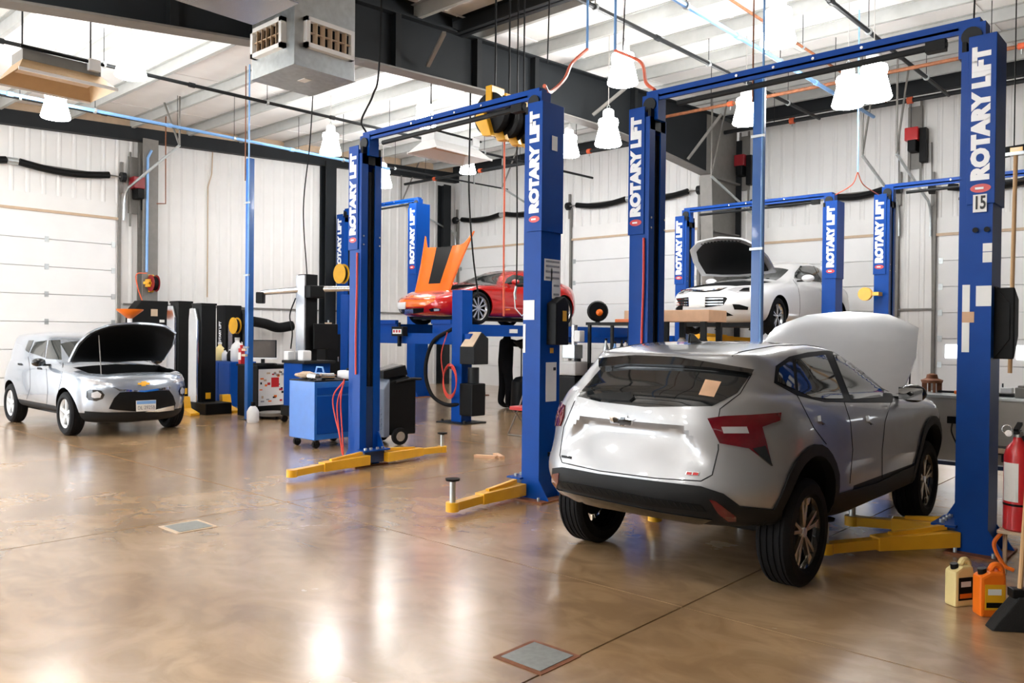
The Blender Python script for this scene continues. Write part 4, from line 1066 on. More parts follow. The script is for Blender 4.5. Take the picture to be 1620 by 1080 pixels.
for j in range(NY):
    for i in range(NX):
        a = j * W1 + i; q = (a, a + 1, a + W1 + 1, a + W1); fs += [q, tuple(n_ + k for k in q[::-1])]
        d = 1 if (abs(-1 + 2 * (i + .5) / NX) < .34 and j >= 2) else 0
        mi += [d, 2]
per = [i for i in range(W1)] + [j * W1 + NX for j in range(1, NY + 1)] + [NY * W1 + i for i in range(NX - 1, -1, -1)] + [j * W1 for j in range(NY - 1, 0, -1)]
for a, b in zip(per, per[1:] + per[:1]): fs.append((b, a, a + n_, b + n_)); mi.append(0)
hood.v = top_v + bot_v; hood.f = fs; hood.mi = mi
hood.build('bonnet', ['paint_orange', 'black', 'black'], car3, smooth=30)
MB().bb((-.4, 2.45, .4), (.4, 2.95, .68)).build('engine_block', 'dark_steel', car3, bevel=.04)
MB().bb((-.6, -.4, .10), (.6, 3.1, .18)).build('underbody', 'black', car3)

# ------------------------------------------------------------------ white sedan lifted on the two-post lift by the far doors
W0 = atd(1220, 500, 14.2)
T3 = Matrix.Translation((-6.88, W0.y + 2.83, W0.z - .33)) @ Matrix.Rotation(R(180), 4, 'Z')
car4 = thing('car', 'white sedan with open bonnet lifted on a two-post lift', 'car', T3.translation, R(180))
ML = [
 lv(-.75, 3.40, .70, .20), lv(-.90, 3.60, .84, .22), lv(-.98, 3.72, .90, .30), lv(-1.04, 3.79, .925, .44), lv(-1.05, 3.80, .925, .58),
 lv(-1.04, 3.76, .92, [(-1, .76), (3.8, .68)]), lv(-1.02, 3.70, .905, [(-1, .88), (0, .86), (2.6, .80), (3.8, .74)]),
 lv(-1.0, 3.56, [(-1, .82), (.3, .87), (2.6, .86), (3.6, .78)], [(-1, .98), (0, .95), (2.3, .90), (3.6, .80)], crown=.03),
 lv(-.98, 3.30, [(-1, .76), (.3, .84), (2.6, .80), (3.4, .7)], [(-1, 1.04), (0, .98), (2.3, .95), (3.3, .88)], crown=.03),
 lv(-.70, 2.45, [(-.8, .70), (.3, .80), (2.3, .76)], [(-.8, 1.07), (0, 1.01), (2.4, .98)], Lf=.6, Lr=.5),
 lv(-.45, 2.05, [(-.5, .66), (.3, .75), (2.0, .70)], [(-.6, 1.14), (.3, 1.16), (2.0, 1.13)], Lf=.6, Lr=.5),
 lv(-.05, 1.62, [(-.2, .60), (.5, .66), (1.6, .62)], [(-.2, 1.30), (.6, 1.36), (1.6, 1.31)], Lf=.5, Lr=.5),
 lv(.2, 1.4, .55, [(0, 1.38), (.7, 1.43), (1.4, 1.39)], Lf=.4, Lr=.4), lv(.4, 1.15, .35, [(0, 1.42), (.7, 1.455), (1.4, 1.42)], Lf=.3, Lr=.3), lv(.6, 1.0, .15, [(0, 1.43), (.7, 1.46), (1.4, 1.43)], Lf=.1, Lr=.1)]
cm = Car(car4, ML, T3, 1)
bay4 = MB().prism([(-.66, 2.62), (.66, 2.62), (.62, 3.25), (.4, 3.45), (-.4, 3.45), (-.62, 3.25)], .5, 1.4, 'Z').mesh('cutter', 'black')
cm.body('paint_white', [(0, .33, .92), (2.83, .33, .92)], .375, extra=[bay4])
def M5(*pts): return [(1050 + a / 6.353, 350 + b / 6.353) for a, b in pts]
def M6(*pts): return [(1180 + a / 6.75, 380 + b / 6.75) for a, b in pts]
cm.patch('upper_grille', M5((160, 680), (400, 690), (640, 665), (560, 700), (400, 712), (190, 705)), 'black', off=.006, step=3)
cm.line('chrome_strip', M5((170, 690), (400, 700), (600, 678)), .008, 'chrome', off=.012)
lg = cm.patch('lower_grille', M5((125, 775), (250, 762), (620, 762), (640, 775), (600, 840), (420, 865), (170, 850)), 'black', off=.006, step=3)
for b in (785, 815, 840): cm.line('grille_bar', M5((140, b), (600, b - 6)), .008, 'chrome', off=.014, parent=lg)
cm.patch('number_plate', M5((258, 768), (420, 765), (418, 858), (262, 862)), 'paper', off=.022, step=2)
cm.patch('head_lamp', M5((640, 690), (720, 665), (865, 655), (865, 712), (740, 718)), 'lens_clear', off=.006, step=3, mirror=True)
cm.patch('lamp_pod', M5((755, 705), (800, 675), (862, 670), (862, 708)), 'black_gloss', off=.01, step=3, mirror=True)
cm.patch('fog_recess', M5((690, 832), (760, 835), (850, 860), (845, 890), (710, 885)), 'black', off=.006, step=3, mirror=True)
cm.patch('lower_intake', M5((540, 905), (620, 905), (700, 945), (560, 960)), 'black', off=.006, step=3)
cm.patch('windscreen', [(-.62, 2.34), (.62, 2.34), (.56, 1.66), (-.56, 1.66)], 'glass_tint', 'top', off=.005)
cm.patch('side_window', [(-.25, 1.06), (-.05, 1.22), (.35, 1.33), (.8, 1.36), (1.25, 1.33), (1.62, 1.18), (1.82, 1.06), (1.2, 1.04)], 'glass_tint', 'side', off=.006, mirror=True)
cm.patch('window_pillar', [(.62, 1.05), (.70, 1.05), (.66, 1.36), (.60, 1.36)], 'black_gloss', 'side', off=.01, mirror=True)
cm.line('shut_line', [(.66, 1.04), (.72, .8), (.70, .35)], .004, 'black', 'side', mirror=True)
cm.line('shut_line', [(1.9, 1.03), (2.0, .8), (1.98, .35)], .004, 'black', 'side', mirror=True)
cm.patch('door_handle', [(.80, .86), (.98, .86), (.98, .89), (.80, .89)], 'chrome', 'side', off=.02, mirror=True)
for y in (0, 2.83):
    for k in (-1, 1): wheel(car4, (k * .80, y, .325), .33, .215, .225, 'split', k, 'alu')
for k in (1, -1):
    o = MB().sphere((0, 0, 0), 1, 8, (.12, .08, .07)).build('door_mirror', 'paint_white', car4, smooth=60); o.location = (k * .98, 1.78, 1.05)
    MB().bb((-k * .2, -.02, -.06), (-k * .04, .02, -.03)).build('mirror_stalk', 'black', o)
hp4 = [(-.74, 2.58), (-.4, 2.50), (0, 2.47), (.4, 2.50), (.74, 2.58), (.74, 3.0), (.66, 3.3), (.42, 3.50), (0, 3.56), (-.42, 3.50), (-.66, 3.3), (-.74, 3.0)]
b4, l4 = bonnet(cm, hp4, (0, 2.55, .98), 44, 'paint_white', 'black', .84, up=.16)
b4.data.materials.clear(); b4.data.materials.append(MATS['paint_silver'])
for i in range(12):
    q, nn = cm.top(-.38 + i * .068, 3.43 + .03 * (1 - ((i - 5.5) / 5.5) ** 2))
    T = Matrix.Translation((0, 2.55, 1.14)) @ Matrix.Rotation(R(44), 4, 'X') @ Matrix.Translation((0, -2.55, -.98))
    MB().cyl(T @ (q + Vector((0, 0, -.034))), T @ (q + Vector((0, 0, -.028))), .018, 10).build('bonnet_hole', 'black', b4)
MB().cyl((-.55, 3.2, .8), (-.5, 3.05, 1.55), .008, 6).build('bonnet_prop', 'grey_steel', car4)
MB().bb((-.4, 2.75, .5), (.4, 3.2, .84)).build('engine_cover', 'plastic_dark', car4, bevel=.04)
MB().bb((-.65, -.5, .14), (.65, 3.3, .24)).build('underbody', 'black', car4)
# ------------------------------------------------------------------ workshop equipment on the floor
def fp(px, py): 
    p = atz(px, py, 0); return p
# --- four-post drive-on rack under the red sports car
rk = thing('drive_on_rack', 'blue four-post drive-on rack holding the red sports car', 'car lift', (-12.06, 13.2, 0))
for k in (-1, 1):
    r_ = MB().bb((k * .8 - .27, -2.7, 1.55), (k * .8 + .27, 3.3, 1.78)).build('runway', 'blue', rk)
    MB().bb((k * .8 - .27, -2.74, 1.78), (k * .8 + .27, -2.66, 1.86)).build('wheel_stop', 'blue', r_)
    MB().bb((k * .8 + .275, -1.1, 1.62), (k * .8 + .28, -.85, 1.70)).build('plate_decal', 'paper', r_)
for y in (-3.0, 3.3): MB().bb((-1.75, y - .1, 1.4), (1.95 if y < 0 else 2.3, y + .1, 1.6)).build('crossbeam', 'blue', rk)
for (x, y) in ((1.67, -3.02), (-1.67, -3.02), (1.67, 3.3), (-1.67, 3.3)):
    MB().bb((x - .13, y - .13, .02), (x + .13, y + .13, 2.38)).build('post', 'blue', rk, bevel=.008)
    b = MB().bb((x - .34, y - .3, 0), (x + .34, y + .3, .02)).build('base_plate', 'dark_steel', rk)
    for sx in (-1, 1): MB().cyl((x + sx * .28, y - .2, .02), (x + sx * .28, y - .2, .06), .025, 8).build('anchor_bolt', 'dark_steel', b)
c = MB().prism([(-3.2, 1.06), (-2.84, 1.06), (-2.84, 1.52), (-3.0, 1.62), (-3.2, 1.36)], 1.80, 2.16, 'X').build('control_console', 'plastic_dark', rk, bevel=.01)
MB().prism([(-3.2, 1.37), (-3.0, 1.625), (-2.99, 1.632), (-3.21, 1.375)], 1.83, 2.13, 'X').build('button_panel', 'tan', c)
MB().bb((1.80, -3.2, .15), (2.12, -2.86, .72)).build('hydraulic_tank', 'black', rk, bevel=.02)
MB().cyl((1.95, -3.0, .72), (1.95, -3.0, 1.0), .1, 14).build('pump_motor', 'dark_steel', rk, smooth=40)
MB().tube(bez([(1.5, -3.1, 1.68), (1.05, -3.15, 1.45), (.9, -3.2, .95), (1.05, -3.2, .5), (1.45, -3.2, .32), (1.8, -3.1, .35)]), .035, 8).build('hydraulic_hose', 'rubber', rk, smooth=True)
rh = thing('hose_coil', 'coil of red air hose hanging on the rack post', 'hose', (-10.45, 9.97, .72))
for i in range(3): MB().tube([( .17 * math.cos(a) + .02 * i, -.03 - .015 * i, .28 * math.sin(a) + .03 * i) for a in [k * PI / 10 for k in range(20)]], .011, 6, closed=True).build('hose_loop', 'hose_red', rh, smooth=True)
MB().bb((-.03, -.05, .25), (.03, .08, .29)).build('hook', 'dark_steel', rh)
MB().tube(bez([(-.15, -.04, .1), (-.2, -.05, .5), (-.06, -.04, .9)]), .009, 6).build('hose_tail', 'hose_red', rh, smooth=True)
# alignment head hung from the crossbeam
ah = tag(MB().bb((-.17, -.06, -.1), (.17, .06, .08)).bb((-.03, -.03, -.3), (.03, .03, -.1)).bb((-.02, -.02, .08), (.02, .02, .16)).build('alignment_head', 'black', bevel=.01), 'black alignment camera head clamped to the rack under the orange nose', 'camera')
ah.location = atY(632, 523, 10.03)
MB().bb((-.13, -.064, -.06), (.13, -.06, .03)).build('face_label', 'paper', ah)
for i in range(3): MB().bb((-.11 + i * .08, -.066, -.035), (-.06 + i * .08, -.064, .015)).build('label_block', 'red', ah)
# --- mechanic in black, arms up under the car
def person(base, rz):
    t = thing('person', 'person in black work clothes reaching up under the red car', 'person', base, rz)
    V = [(0, 0, .95), (0, 0, 1.18), (0, .02, 1.40), (0, .03, 1.53), (0, .06, 1.62), (0, .07, 1.74)]   # pelvis, waist, chest, neck, head
    E_ = [(0, 1), (1, 2), (2, 3), (3, 4), (4, 5)]; Rd = [.175, .17, .20, .07, .085, .09]
    def chain(start, pts):
        prev = start
        for p, r in pts: V.append(p); Rd.append(r); E_.append((prev, len(V) - 1)); prev = len(V) - 1
    for k in (-1, 1):
        chain(0, [((k * .10, 0, .86), .115), ((k * .125, .02 + .02 * k, .48), .092), ((k * .13, -.02 + .03 * k, .12), .075), ((k * .13, .04, .055), .055), ((k * .14, .17, .04), .042)])
        chain(2, [((k * .21, .03, 1.42), .085), ((k * .23, .27, 1.38), .065), ((k * .15, .50, 1.46), .045), ((k * .13, .58, 1.50), .03)])
    me = bpy.data.meshes.new('body'); me.from_pydata(V, E_, [])
    o = link('body', me, t); o.modifiers.new('skin', 'SKIN'); s_ = o.modifiers.new('sub', 'SUBSURF'); s_.levels = 2; s_.render_levels = 2
    for i, sv in enumerate(me.skin_vertices[0].data): sv.radius = (Rd[i] * (1.15 if i < 3 else 1), Rd[i] * (.8 if i < 3 else 1)); sv.use_root = (i == 0)
    m2 = mesh_from(o); o.modifiers.clear(); o.data = m2
    for mname in ('cloth_black', 'skin', 'rubber'): m2.materials.append(MATS[mname])
    for p in m2.polygons:
        c_ = p.center; p.use_smooth = True
        p.material_index = 1 if c_.z > 1.55 else (2 if c_.z < .09 else 0)
    MB().sphere((0, .05, 1.77), .105, 8, (.95, 1.05, .7)).build('hair', 'black', t, smooth=60)
    for k in (-1, 1):
        MB().sphere((k * .033, .152, 1.745), .012, 5).build('eye', 'text_black', t, smooth=60)
        for f in range(4):
            MB().tube([(k * (.105 + .016 * f), .56, 1.50), (k * (.105 + .016 * f), .62, 1.515 + .003 * f), (k * (.105 + .016 * f), .625, 1.54)], [.009, .008, .006], 6).build('finger', 'skin', t, smooth=True)
        MB().tube([(k * .10, .54, 1.49), (k * .085, .58, 1.50), (k * .085, .60, 1.53)], [.01, .009, .007], 6).build('thumb', 'skin', t, smooth=True)
    MB().prism([(.15, 1.70), (.175, 1.69), (.15, 1.68)], -.01, .01, 'X').build('nose', 'skin', t)
    return t
person(fp(799, 646) + Vector((0, 0, -.0)), R(-22))
# oil drain stand, stool, floor jack pad
st = thing('drain_stand', 'black oil drain stand on a thin rod beside the mechanic', 'oil drain', fp(824, 650))
MB().lathe([(.2, 0), (.22, .1), (.2, .62), (.12, .7), (.04, .72)], n=20).build('drum', 'black', st, smooth=40)
MB().cyl((0, 0, .7), (0, 0, 1.4), .015, 8).build('rod', 'dark_steel', st)
MB().lathe([(.03, 1.3), (.16, 1.42), (.17, 1.44)], n=18, caps=False).build('funnel', 'black', st, smooth=40)
ch = thing('chair', 'red padded folding chair with steel tube legs', 'chair', fp(836, 688))
MB().bb((-.22, -.22, .40), (.22, .22, .46)).build('seat', 'red', ch, bevel=.015)
MB().bb((-.22, .2, .6), (.22, .24, .85)).build('backrest', 'red', ch, bevel=.015)
for k in (-1, 1):
    MB().tube([(k * .22, -.24, .01), (k * .22, .02, .43), (k * .22, .23, .86)], .012, 6).build('leg', 'grey_steel', ch)
    MB().tube([(k * .2, .26, .01), (k * .2, -.18, .42)], .012, 6).build('leg', 'grey_steel', ch)
MB().cyl((-.22, -.24, .012), (.22, -.24, .012), .012, 6).build('foot_bar', 'grey_steel', ch)
jp = tag(MB().lathe([(.2, 0), (.2, .015), (.1, .02), (.1, .09), (.09, .1)], n=20).build('floor_jack_pad', 'rust', smooth=40), 'rusty round pad on the floor behind the rack post', 'pad'); jp.location = fp(762, 625)
# --- fluid tank beside the mast with the control box
ft = thing('fluid_exchanger', 'grey and black fluid tank unit on red base beside the lift mast', 'machine', fp(905, 705))
MB().bb((-.17, -.17, .42), (.17, .17, .58)).build('base', 'red', ft, bevel=.02)
MB().bb((-.14, -.14, 0), (.14, .14, .42)).build('pedestal', 'dark_red', ft, bevel=.02)
MB().bb((-.16, -.16, .58), (.16, .16, 1.02)).build('lower_tank', 'black', ft, bevel=.03)
MB().bb((-.165, -.165, 1.02), (.165, .165, 1.22)).build('upper_tank', 'grey_plastic', ft, bevel=.03)
MB().cyl((.1, -.02, 1.22), (.1, -.02, 1.26), .05, 14).build('cap', 'black', ft)
MB().bb((-.12, -.1, 1.26), (.1, .1, 1.46)).build('pump_block', 'galv', ft, bevel=.01)
MB().cyl((.02, 0, 1.46), (.02, 0, 1.74), .045, 12).build('motor', 'alu', ft, smooth=40)
MB().bb((.06, -.06, 1.5), (.16, .06, 1.66)).build('gauge_box', 'white_plastic', ft, bevel=.01)
# --- blue utility posts that carry air and power down from the roof
def utility_post(px, d, top, label, wdt=.11):
    p = atd(px, 540, d); t = thing('utility_post', label, 'post', (p.x, p.y, 0))
    MB().bb((-wdt / 2, -wdt / 2, .01), (wdt / 2, wdt / 2, top)).build('post', 'blue_light', t, bevel=.008)
    MB().bb((-.12, -.12, 0), (.12, .12, .012)).build('base_plate', 'dark_steel', t)
    MB().cyl((wdt / 2 + .02, -wdt / 2 - .015, 1.2), (wdt / 2 + .02, -wdt / 2 - .015, zroof(p.y) - .02), .014, 8).build('air_pipe', 'pipe_blue', t)
    MB().cyl((-wdt / 2, -wdt / 2 - .012, top - .4), (-wdt / 2, -wdt / 2 - .012, zroof(p.y) - .02), .01, 8).build('conduit', 'rust', t)
    for z in (1.3, 2.6, 3.9): MB().bb((-wdt / 2 - .01, -wdt / 2 - .03, z), (wdt / 2 + .04, -wdt / 2, z + .03)).build('pipe_clamp', 'galv', t)
    for z in (1.15, 1.25): MB().bb((-wdt / 2 - .02, -wdt / 2 - .05, z), (wdt / 2, -wdt / 2 - .004, z + .04)).build('outlet', 'tan', t)
    return t
utility_post(1197, 9.4, 4.72, 'blue square utility post between the silver crossover and the white sedan')
utility_post(394, 14.6, 4.72, 'blue square utility post beside the black mobile column lifts')
# --- mobile column lifts, black with bright front
def mobile_column(px, py, h, label, feet=True, s=1.0):
    p = fp(px, py); t = thing('mobile_column_lift', label, 'car lift', p)
    MB().bb((-.16, -.14, .1), (.22, .16, h)).build('column', 'black', t, bevel=.01)
    MB().prism([(-.14, .3), (.12, .3), (.12, h - .02), (-.10, h - .02), (-.14, h - .25)], -.165, -.2, 'X').build('side_cover', 'black', t)
    f = MB(); f.prism([(-.2, .15), (.16, .15), (.16, h - .3), (.06, h - .06), (-.16, h - .06), (-.2, h - .3)], -.2, -.142, 'Y'); f.build('front_cover', 'chrome_soft', t, bevel=.02)
    MB().bb((-.17, -.15, h), (.23, .17, h + .04)).build('top_cap', 'black', t)
    MB().bb((-.2, -.24, 0), (.6, .3, .22)).build('base', 'black', t, bevel=.02)
    MB().bb((.225, -.05, .28), (.235, .05, .4)).build('label_plate', 'yellow', t)
    if feet:
        for yy in (-.42, .42):
            MB().prism([(.05, 0), (.55, 0), (.55, .05), (.22, .12), (.16, .34), (.05, .34)], yy - .09, yy + .09, 'Y').build('wheel_fork', 'yellow', t, bevel=.008)
    return t
mobile_column(320, 652, 2.10, 'black mobile column lift with yellow wheel forks beside the blue cabinet')
mobile_column(284, 643, 2.18, 'black mobile column lift standing right behind the open bonnet of the grey crossover', feet=False)
p = fp(352, 632); t = thing('mobile_column_lift', 'black mobile column lift with vertical white lettering behind the blue cabinet', 'car lift', p)
MB().bb((-.12, -.1, 0), (.3, .3, 2.2)).build('column', 'black', t, bevel=.01)
MB().prism([(-.1, 1.5), (.5, 1.3), (.5, 1.75), (.3, 2.1), (-.1, 2.2)], .3, .5, 'Y').build('carriage', 'black', t)
MB().bb((.34, -.06, .9), (.36, .04, 1.75)).build('rail', 'alu', t)
lt = text('lettering', 'ROTARY LIFT', .13, t, Matrix.Translation((.06, -.105, 1.55)) @ Matrix(((0, -1, 0), (0, 0, -1), (1, 0, 0))).to_4x4(), bold=.006, sx=.7)
rl = thing('hose_reel', 'yellow disc hose reel beside the black column lifts', 'reel', atd(372, 515, 16.6))
def reel(t, r=.16, w=.09, m='yellow', axis='Y'):
    MB().lathe([(r * .3, -w / 2), (r, -w / 2), (r, -w / 2 + .012), (r * .35, -w / 2 + .012), (r * .35, w / 2 - .012), (r, w / 2 - .012), (r, w / 2), (r * .3, w / 2)], n=28, axis=axis).build('drum', m, t, smooth=30)
    MB().lathe([(r * .8, -w * .35), (r * .85, 0), (r * .8, w * .35)], n=24, axis=axis).build('wound_hose', 'rubber', t, smooth=40)
reel(rl, .17, .1)
MB().bb((-.02, .06, -.02), (.25, .12, .02)).build('bracket', 'black', rl)
MB().bb((.2, .06, -2.0), (.26, .12, .3)).build('stand', 'dark_steel', rl)
# --- cabinets and carts along the left
def cabinet(px, py, dims, label, m='blue', rz=0.0, name='cabinet', casters=False, drawers=0):
    p = fp(px, py); x, y, z = dims; t = thing(name, label, 'cabinet', p, rz)
    z0 = .12 if casters else .0
    MB().bb((-x / 2, -y / 2, z0), (x / 2, y / 2, z)).build('body', m, t, bevel=.01)
    if casters:
        for sx in (-1, 1):
            for sy in (-1, 1):
                q = (sx * (x / 2 - .08), sy * (y / 2 - .08))
                MB().cyl((q[0] - .02, q[1], .055), (q[0] + .02, q[1], .055), .055, 14).build('caster', 'rubber', t)
                MB().bb((q[0] - .03, q[1] - .03, .06), (q[0] + .03, q[1] + .03, z0)).build('caster_fork', 'dark_steel', t)
    for i in range(drawers):
        h = (z - z0 - .06) / drawers; za = z0 + .03 + i * h
        d = MB().bb((-x / 2 + .02, -y / 2 - .012, za + .008), (x / 2 - .02, -y / 2, za + h - .008)).build('drawer', m, t, bevel=.004)
        MB().bb((-x / 4, -y / 2 - .03, za + h - .05), (x / 4, -y / 2 - .012, za + h - .035)).build('handle', 'alu', d)
    return t
c1 = cabinet(366, 640, (1.0, .6, .95), 'blue steel cabinet with white jugs on top beside the black column lifts', drawers=0)
MB().bb((-.48, -.312, .05), (-.01, -.3, .92)).build('door', 'blue', c1, bevel=.004); MB().bb((.01, -.312, .05), (.48, -.3, .92)).build('door', 'blue', c1, bevel=.004)
def jug(px, py_, base, s, m, label, cap='white_plastic', d=None):
    t = thing('jug', label, 'jug', base)
    MB().lathe([(.001, 0), (.075 * s, 0), (.085 * s, .02), (.085 * s, .17 * s), (.07 * s, .22 * s), (.03 * s, .26 * s), (.03 * s, .29 * s)], n=16).build('bottle', m, t, smooth=40)
    MB().cyl((0, 0, .285 * s), (0, 0, .32 * s), .034 * s, 12).build('cap', cap, t)
    return t
cz = .955; cp = c1.location
for dx_, m, s, lb, cp_m in ((-.42, 'cream', 1.25, 'cream jug standing on the blue cabinet', 'white_plastic'), (-.2, 'white_plastic', .8, 'small white bottle standing on the blue cabinet', 'black'), (.02, 'black', .8, 'black bottle standing on the blue cabinet', 'white_plastic'), (.32, 'white_plastic', 1.6, 'tall white jug standing on the blue cabinet', 'cable_grey')):
    jug(0, 0, (cp.x + dx_, cp.y - .05, cz), s, m, lb, cp_m)
# computer cart with poster and monitor
KP = fp(407, 661) + Vector((-.36, .34, 0))
kt = cabinet(424, 655, (.72, .68, .95), 'black computer cart with a poster of stickers on its end', 'black', name='computer_cart'); kt.location = KP
po = MB().bb((.36, -.32, .22), (.37, .26, .90)).build('poster', 'paper', kt)
MB().bb((.371, -.06, .56), (.374, .1, .74)).build('poster_block', 'red', po)
random.seed(3)
for i in range(26):
    u = -.31 + random.random() * .48; v = .28 + random.random() * .55
    MB().bb((.3705, u, v), (.373, u + .03 + random.random() * .05, v + .02 + random.random() * .03)).build('poster_print', random.choice(['red', 'print_grey', 'black', 'tan', 'orange']), po)
MB().bb((-.38, -.36, .95), (.38, .36, .98)).build('worktop', 'dark_steel', kt, bevel=.005)
mo = thing('monitor', 'flat computer monitor with brown dark screen on the black cart', 'monitor', kt.location + Vector((.0, -.02, .98)), R(42))
MB().bb((-.26, -.02, .12), (.26, .02, .46)).build('casing', 'black', mo, bevel=.008)
MB().bb((-.245, -.024, .135), (.245, -.02, .445)).build('screen', 'screen', mo)
MB().bb((-.03, -.02, 0), (.03, .03, .14)).build('stand', 'black', mo); MB().bb((-.12, -.09, 0), (.12, .09, .012)).build('foot', 'black', mo)
MB().bb((-.28, -.03, .10), (.28, .03, .125)).build('lower_bezel', 'white_plastic', mo)
kb = tag(MB().bb((-.22, -.08, 0), (.22, .08, .025)).build('keyboard', 'black', bevel=.005), 'black keyboard before the monitor on the cart', 'keyboard'); kb.location = kt.location + Vector((.3, -.17, .982)); kb.rotation_euler = (0, 0, R(42))
for i in range(4): MB().bb((-.2, -.065 + i * .035, .025), (.2, -.04 + i * .035, .03)).build('key_row', 'plastic_dark', kb)
sk = tag(MB().bb((-.05, -.05, 0), (.05, .05, .3)).bb((-.03, -.03, .3), (.03, .03, .36)).build('parts_washer_bottle', 'red', bevel=.01), 'red bottle with label beside the monitor', 'bottle'); sk.location = kt.location + Vector((-.29, -.29, .98))
MB().bb((-.051, -.052, .08), (.051, -.05, .22)).build('bottle_label', 'paper', sk)
# pump sprayer on the floor
sj = thing('pump_sprayer', 'white pump sprayer bottle on the floor before the black cart', 'sprayer', fp(400, 668))
MB().lathe([(.09, 0), (.105, .03), (.105, .19), (.07, .26), (.04, .29)], n=18).build('tank', 'white_plastic', sj, smooth=40)
MB().cyl((0, 0, .28), (0, 0, .36), .035, 12).build('pump', 'black', sj); MB().cyl((0, 0, .33), (.1, -.08, .36), .012, 8).build('nozzle', 'black', sj)
bs = thing('wheel_dolly', 'low round steel dolly on the floor under the black cart poster', 'dolly', fp(430, 662))
MB().lathe([(.2, .06), (.24, .06), (.25, .12), (.22, .13), (.1, .13)], n=24).build('dish', 'grey_steel', bs, smooth=40)
for i in range(3): MB().cyl((.18 * math.cos(i * 2.1), .18 * math.sin(i * 2.1), 0), (.18 * math.cos(i * 2.1), .18 * math.sin(i * 2.1), .06), .025, 8).build('caster', 'rubber', bs)
# aligner: column with two camera arms on a blue cabinet
al = thing('wheel_aligner', 'wheel aligner with black column and two long camera arms on blue cabinet', 'machine', fp(476, 668) + Vector((0, .1, 0)))
MB().bb((-.28, -.28, .3), (.30, .30, 1.05)).build('cabinet', 'blue', al, bevel=.01)
MB().bb((-.31, -.32, .12), (.34, .34, .3)).build('base', 'black', al, bevel=.02)
for sx in (-1, 1):
    for sy in (-1, 1): MB().cyl((sx * .26 - .02, sy * .27, .06), (sx * .26 + .02, sy * .27, .06), .06, 14).build('caster', 'rubber', al)
MB().bb((-.30, -.31, 1.05), (.40, .34, 1.1)).build('worktop', 'plastic_dark', al, bevel=.01)
MB().bb((-.13, -.1, 1.1), (.13, .14, 2.62)).build('column', 'black', al, bevel=.01)
MB().bb((-.14, -.13, 1.1), (.12, -.1, 2.6)).build('column_face', 'alu', al)
MB().bb((.0, -.1, 2.2), (.26, .2, 2.42)).build('arm_hub', 'black', al, bevel=.02)
# arms: level tubes along the building's car axis ... spread to both sides
va = Vector((.74, .67, 0))
for k, L in ((-1, .82), (1, .86)):
    d_ = va * k
    pts = [d_ * (L * i / 8) + Vector((0, 0, 2.36 + (.02 if k > 0 else -.07) * i / 8 - (.0 if i < 8 else .01))) for i in range(9)]
    MB().tube(pts, [.06 - .002 * i for i in range(9)], 12).build('camera_arm', 'chrome_soft', al, smooth=True)
    e = pts[-1]; MB().box(e + Vector((0, 0, -.08)), (.14, .14, .2), (0, 0, R(42))).build('camera_pod', 'black', al, bevel=.02)
MB().bb((-.28, -.28, 1.1), (-.15, -.14, 1.26)).build('printer', 'white_plastic', al, bevel=.02); MB().bb((.15, -.28, 1.1), (.32, -.1, 1.28)).build('clamp', 'white_plastic', al, bevel=.03)
MB().tube(bez([(-.15, -.13, 2.2), (-.28, -.16, 1.9), (-.2, -.16, 1.6), (-.26, -.15, 1.3)]), .012, 6).build('data_cable', 'cable', al, smooth=True)
MB().bb((.2, .0, 1.3), (.24, .5, 1.75)).build('side_screen', 'black', al, bevel=.01)
# blue tool cart with rags and a white box
tcq = cabinet(514, 703, (.62, .78, .92), 'bright blue tool cart on casters heaped with rags and tools', 'blue_cart', casters=True, name='tool_cart')
MB().bb((.305, -.35, .74), (.318, .35, .84)).build('drawer', 'blue', tcq, bevel=.004)
MB().bb((.305, -.35, .2), (.318, .35, .72)).build('door', 'blue', tcq, bevel=.004)
MB().bb((-.31, -.39, .92), (.31, .39, .935)).build('top_mat', 'black', tcq)
TC = tcq.location
def rag(loc, r, m, label, s=(1, 1, .35), seed=0):
    rd = random.Random(seed); mb = MB().sphere((0, 0, 0), r, 8, s)
    mb.v = [v * (0.8 + .4 * rd.random()) for v in mb.v]
    zmin = min(v.z for v in mb.v)
    o = mb.build('shop_rag', m, smooth=60); tag(o, label, 'rag'); o.location = Vector(loc) - Vector((0, 0, zmin)); return o
rag((TC.x - .15, TC.y - .22, .936), .14, 'tan', 'crumpled tan shop rag at the edge of the blue tool cart', seed=1)
rag((TC.x + .02, TC.y + .05, .936), .09, 'cardboard', 'crumpled orange-brown shop rag in the middle of the blue tool cart', seed=2)
rag((TC.x - .21, TC.y + .24, .936), .07, 'orange', 'small orange shop rag on the blue tool cart', seed=3)
jb = thing('jug', 'white flat jug lying at the end of the blue tool cart', 'jug', (TC.x + .15, TC.y + .285, .936))
MB().bb((-.14, -.1, 0), (.14, .1, .12)).build('bottle', 'white_plastic', jb, bevel=.03); MB().cyl((.0, 0, .12), (0, 0, .15), .03, 10).build('cap', 'black', jb)
for i, (dx_, dy_, m) in enumerate(((.16, -.31, 'alu'), (.22, -.13, 'chrome'))):
    o = thing('impact_gun', ['grey air impact gun lying on the blue tool cart', 'bright chrome air ratchet lying on the blue tool cart'][i], 'tool', (TC.x + dx_, TC.y + dy_, .936), R(80 * i))
    MB().cyl((-.09, 0, .05), (.1, 0, .05), .045, 12).build('housing', m, o, smooth=40); MB().bb((-.07, -.02, .0), (-.03, .02, .05)).build('grip', 'black', o); MB().cyl((.1, 0, .05), (.15, 0, .05), .015, 8).build('anvil', 'dark_steel', o)
bh = thing('handle_tray', 'blue plastic handle tray on the blue tool cart', 'tray', (TC.x - .2, TC.y + .04, .936))
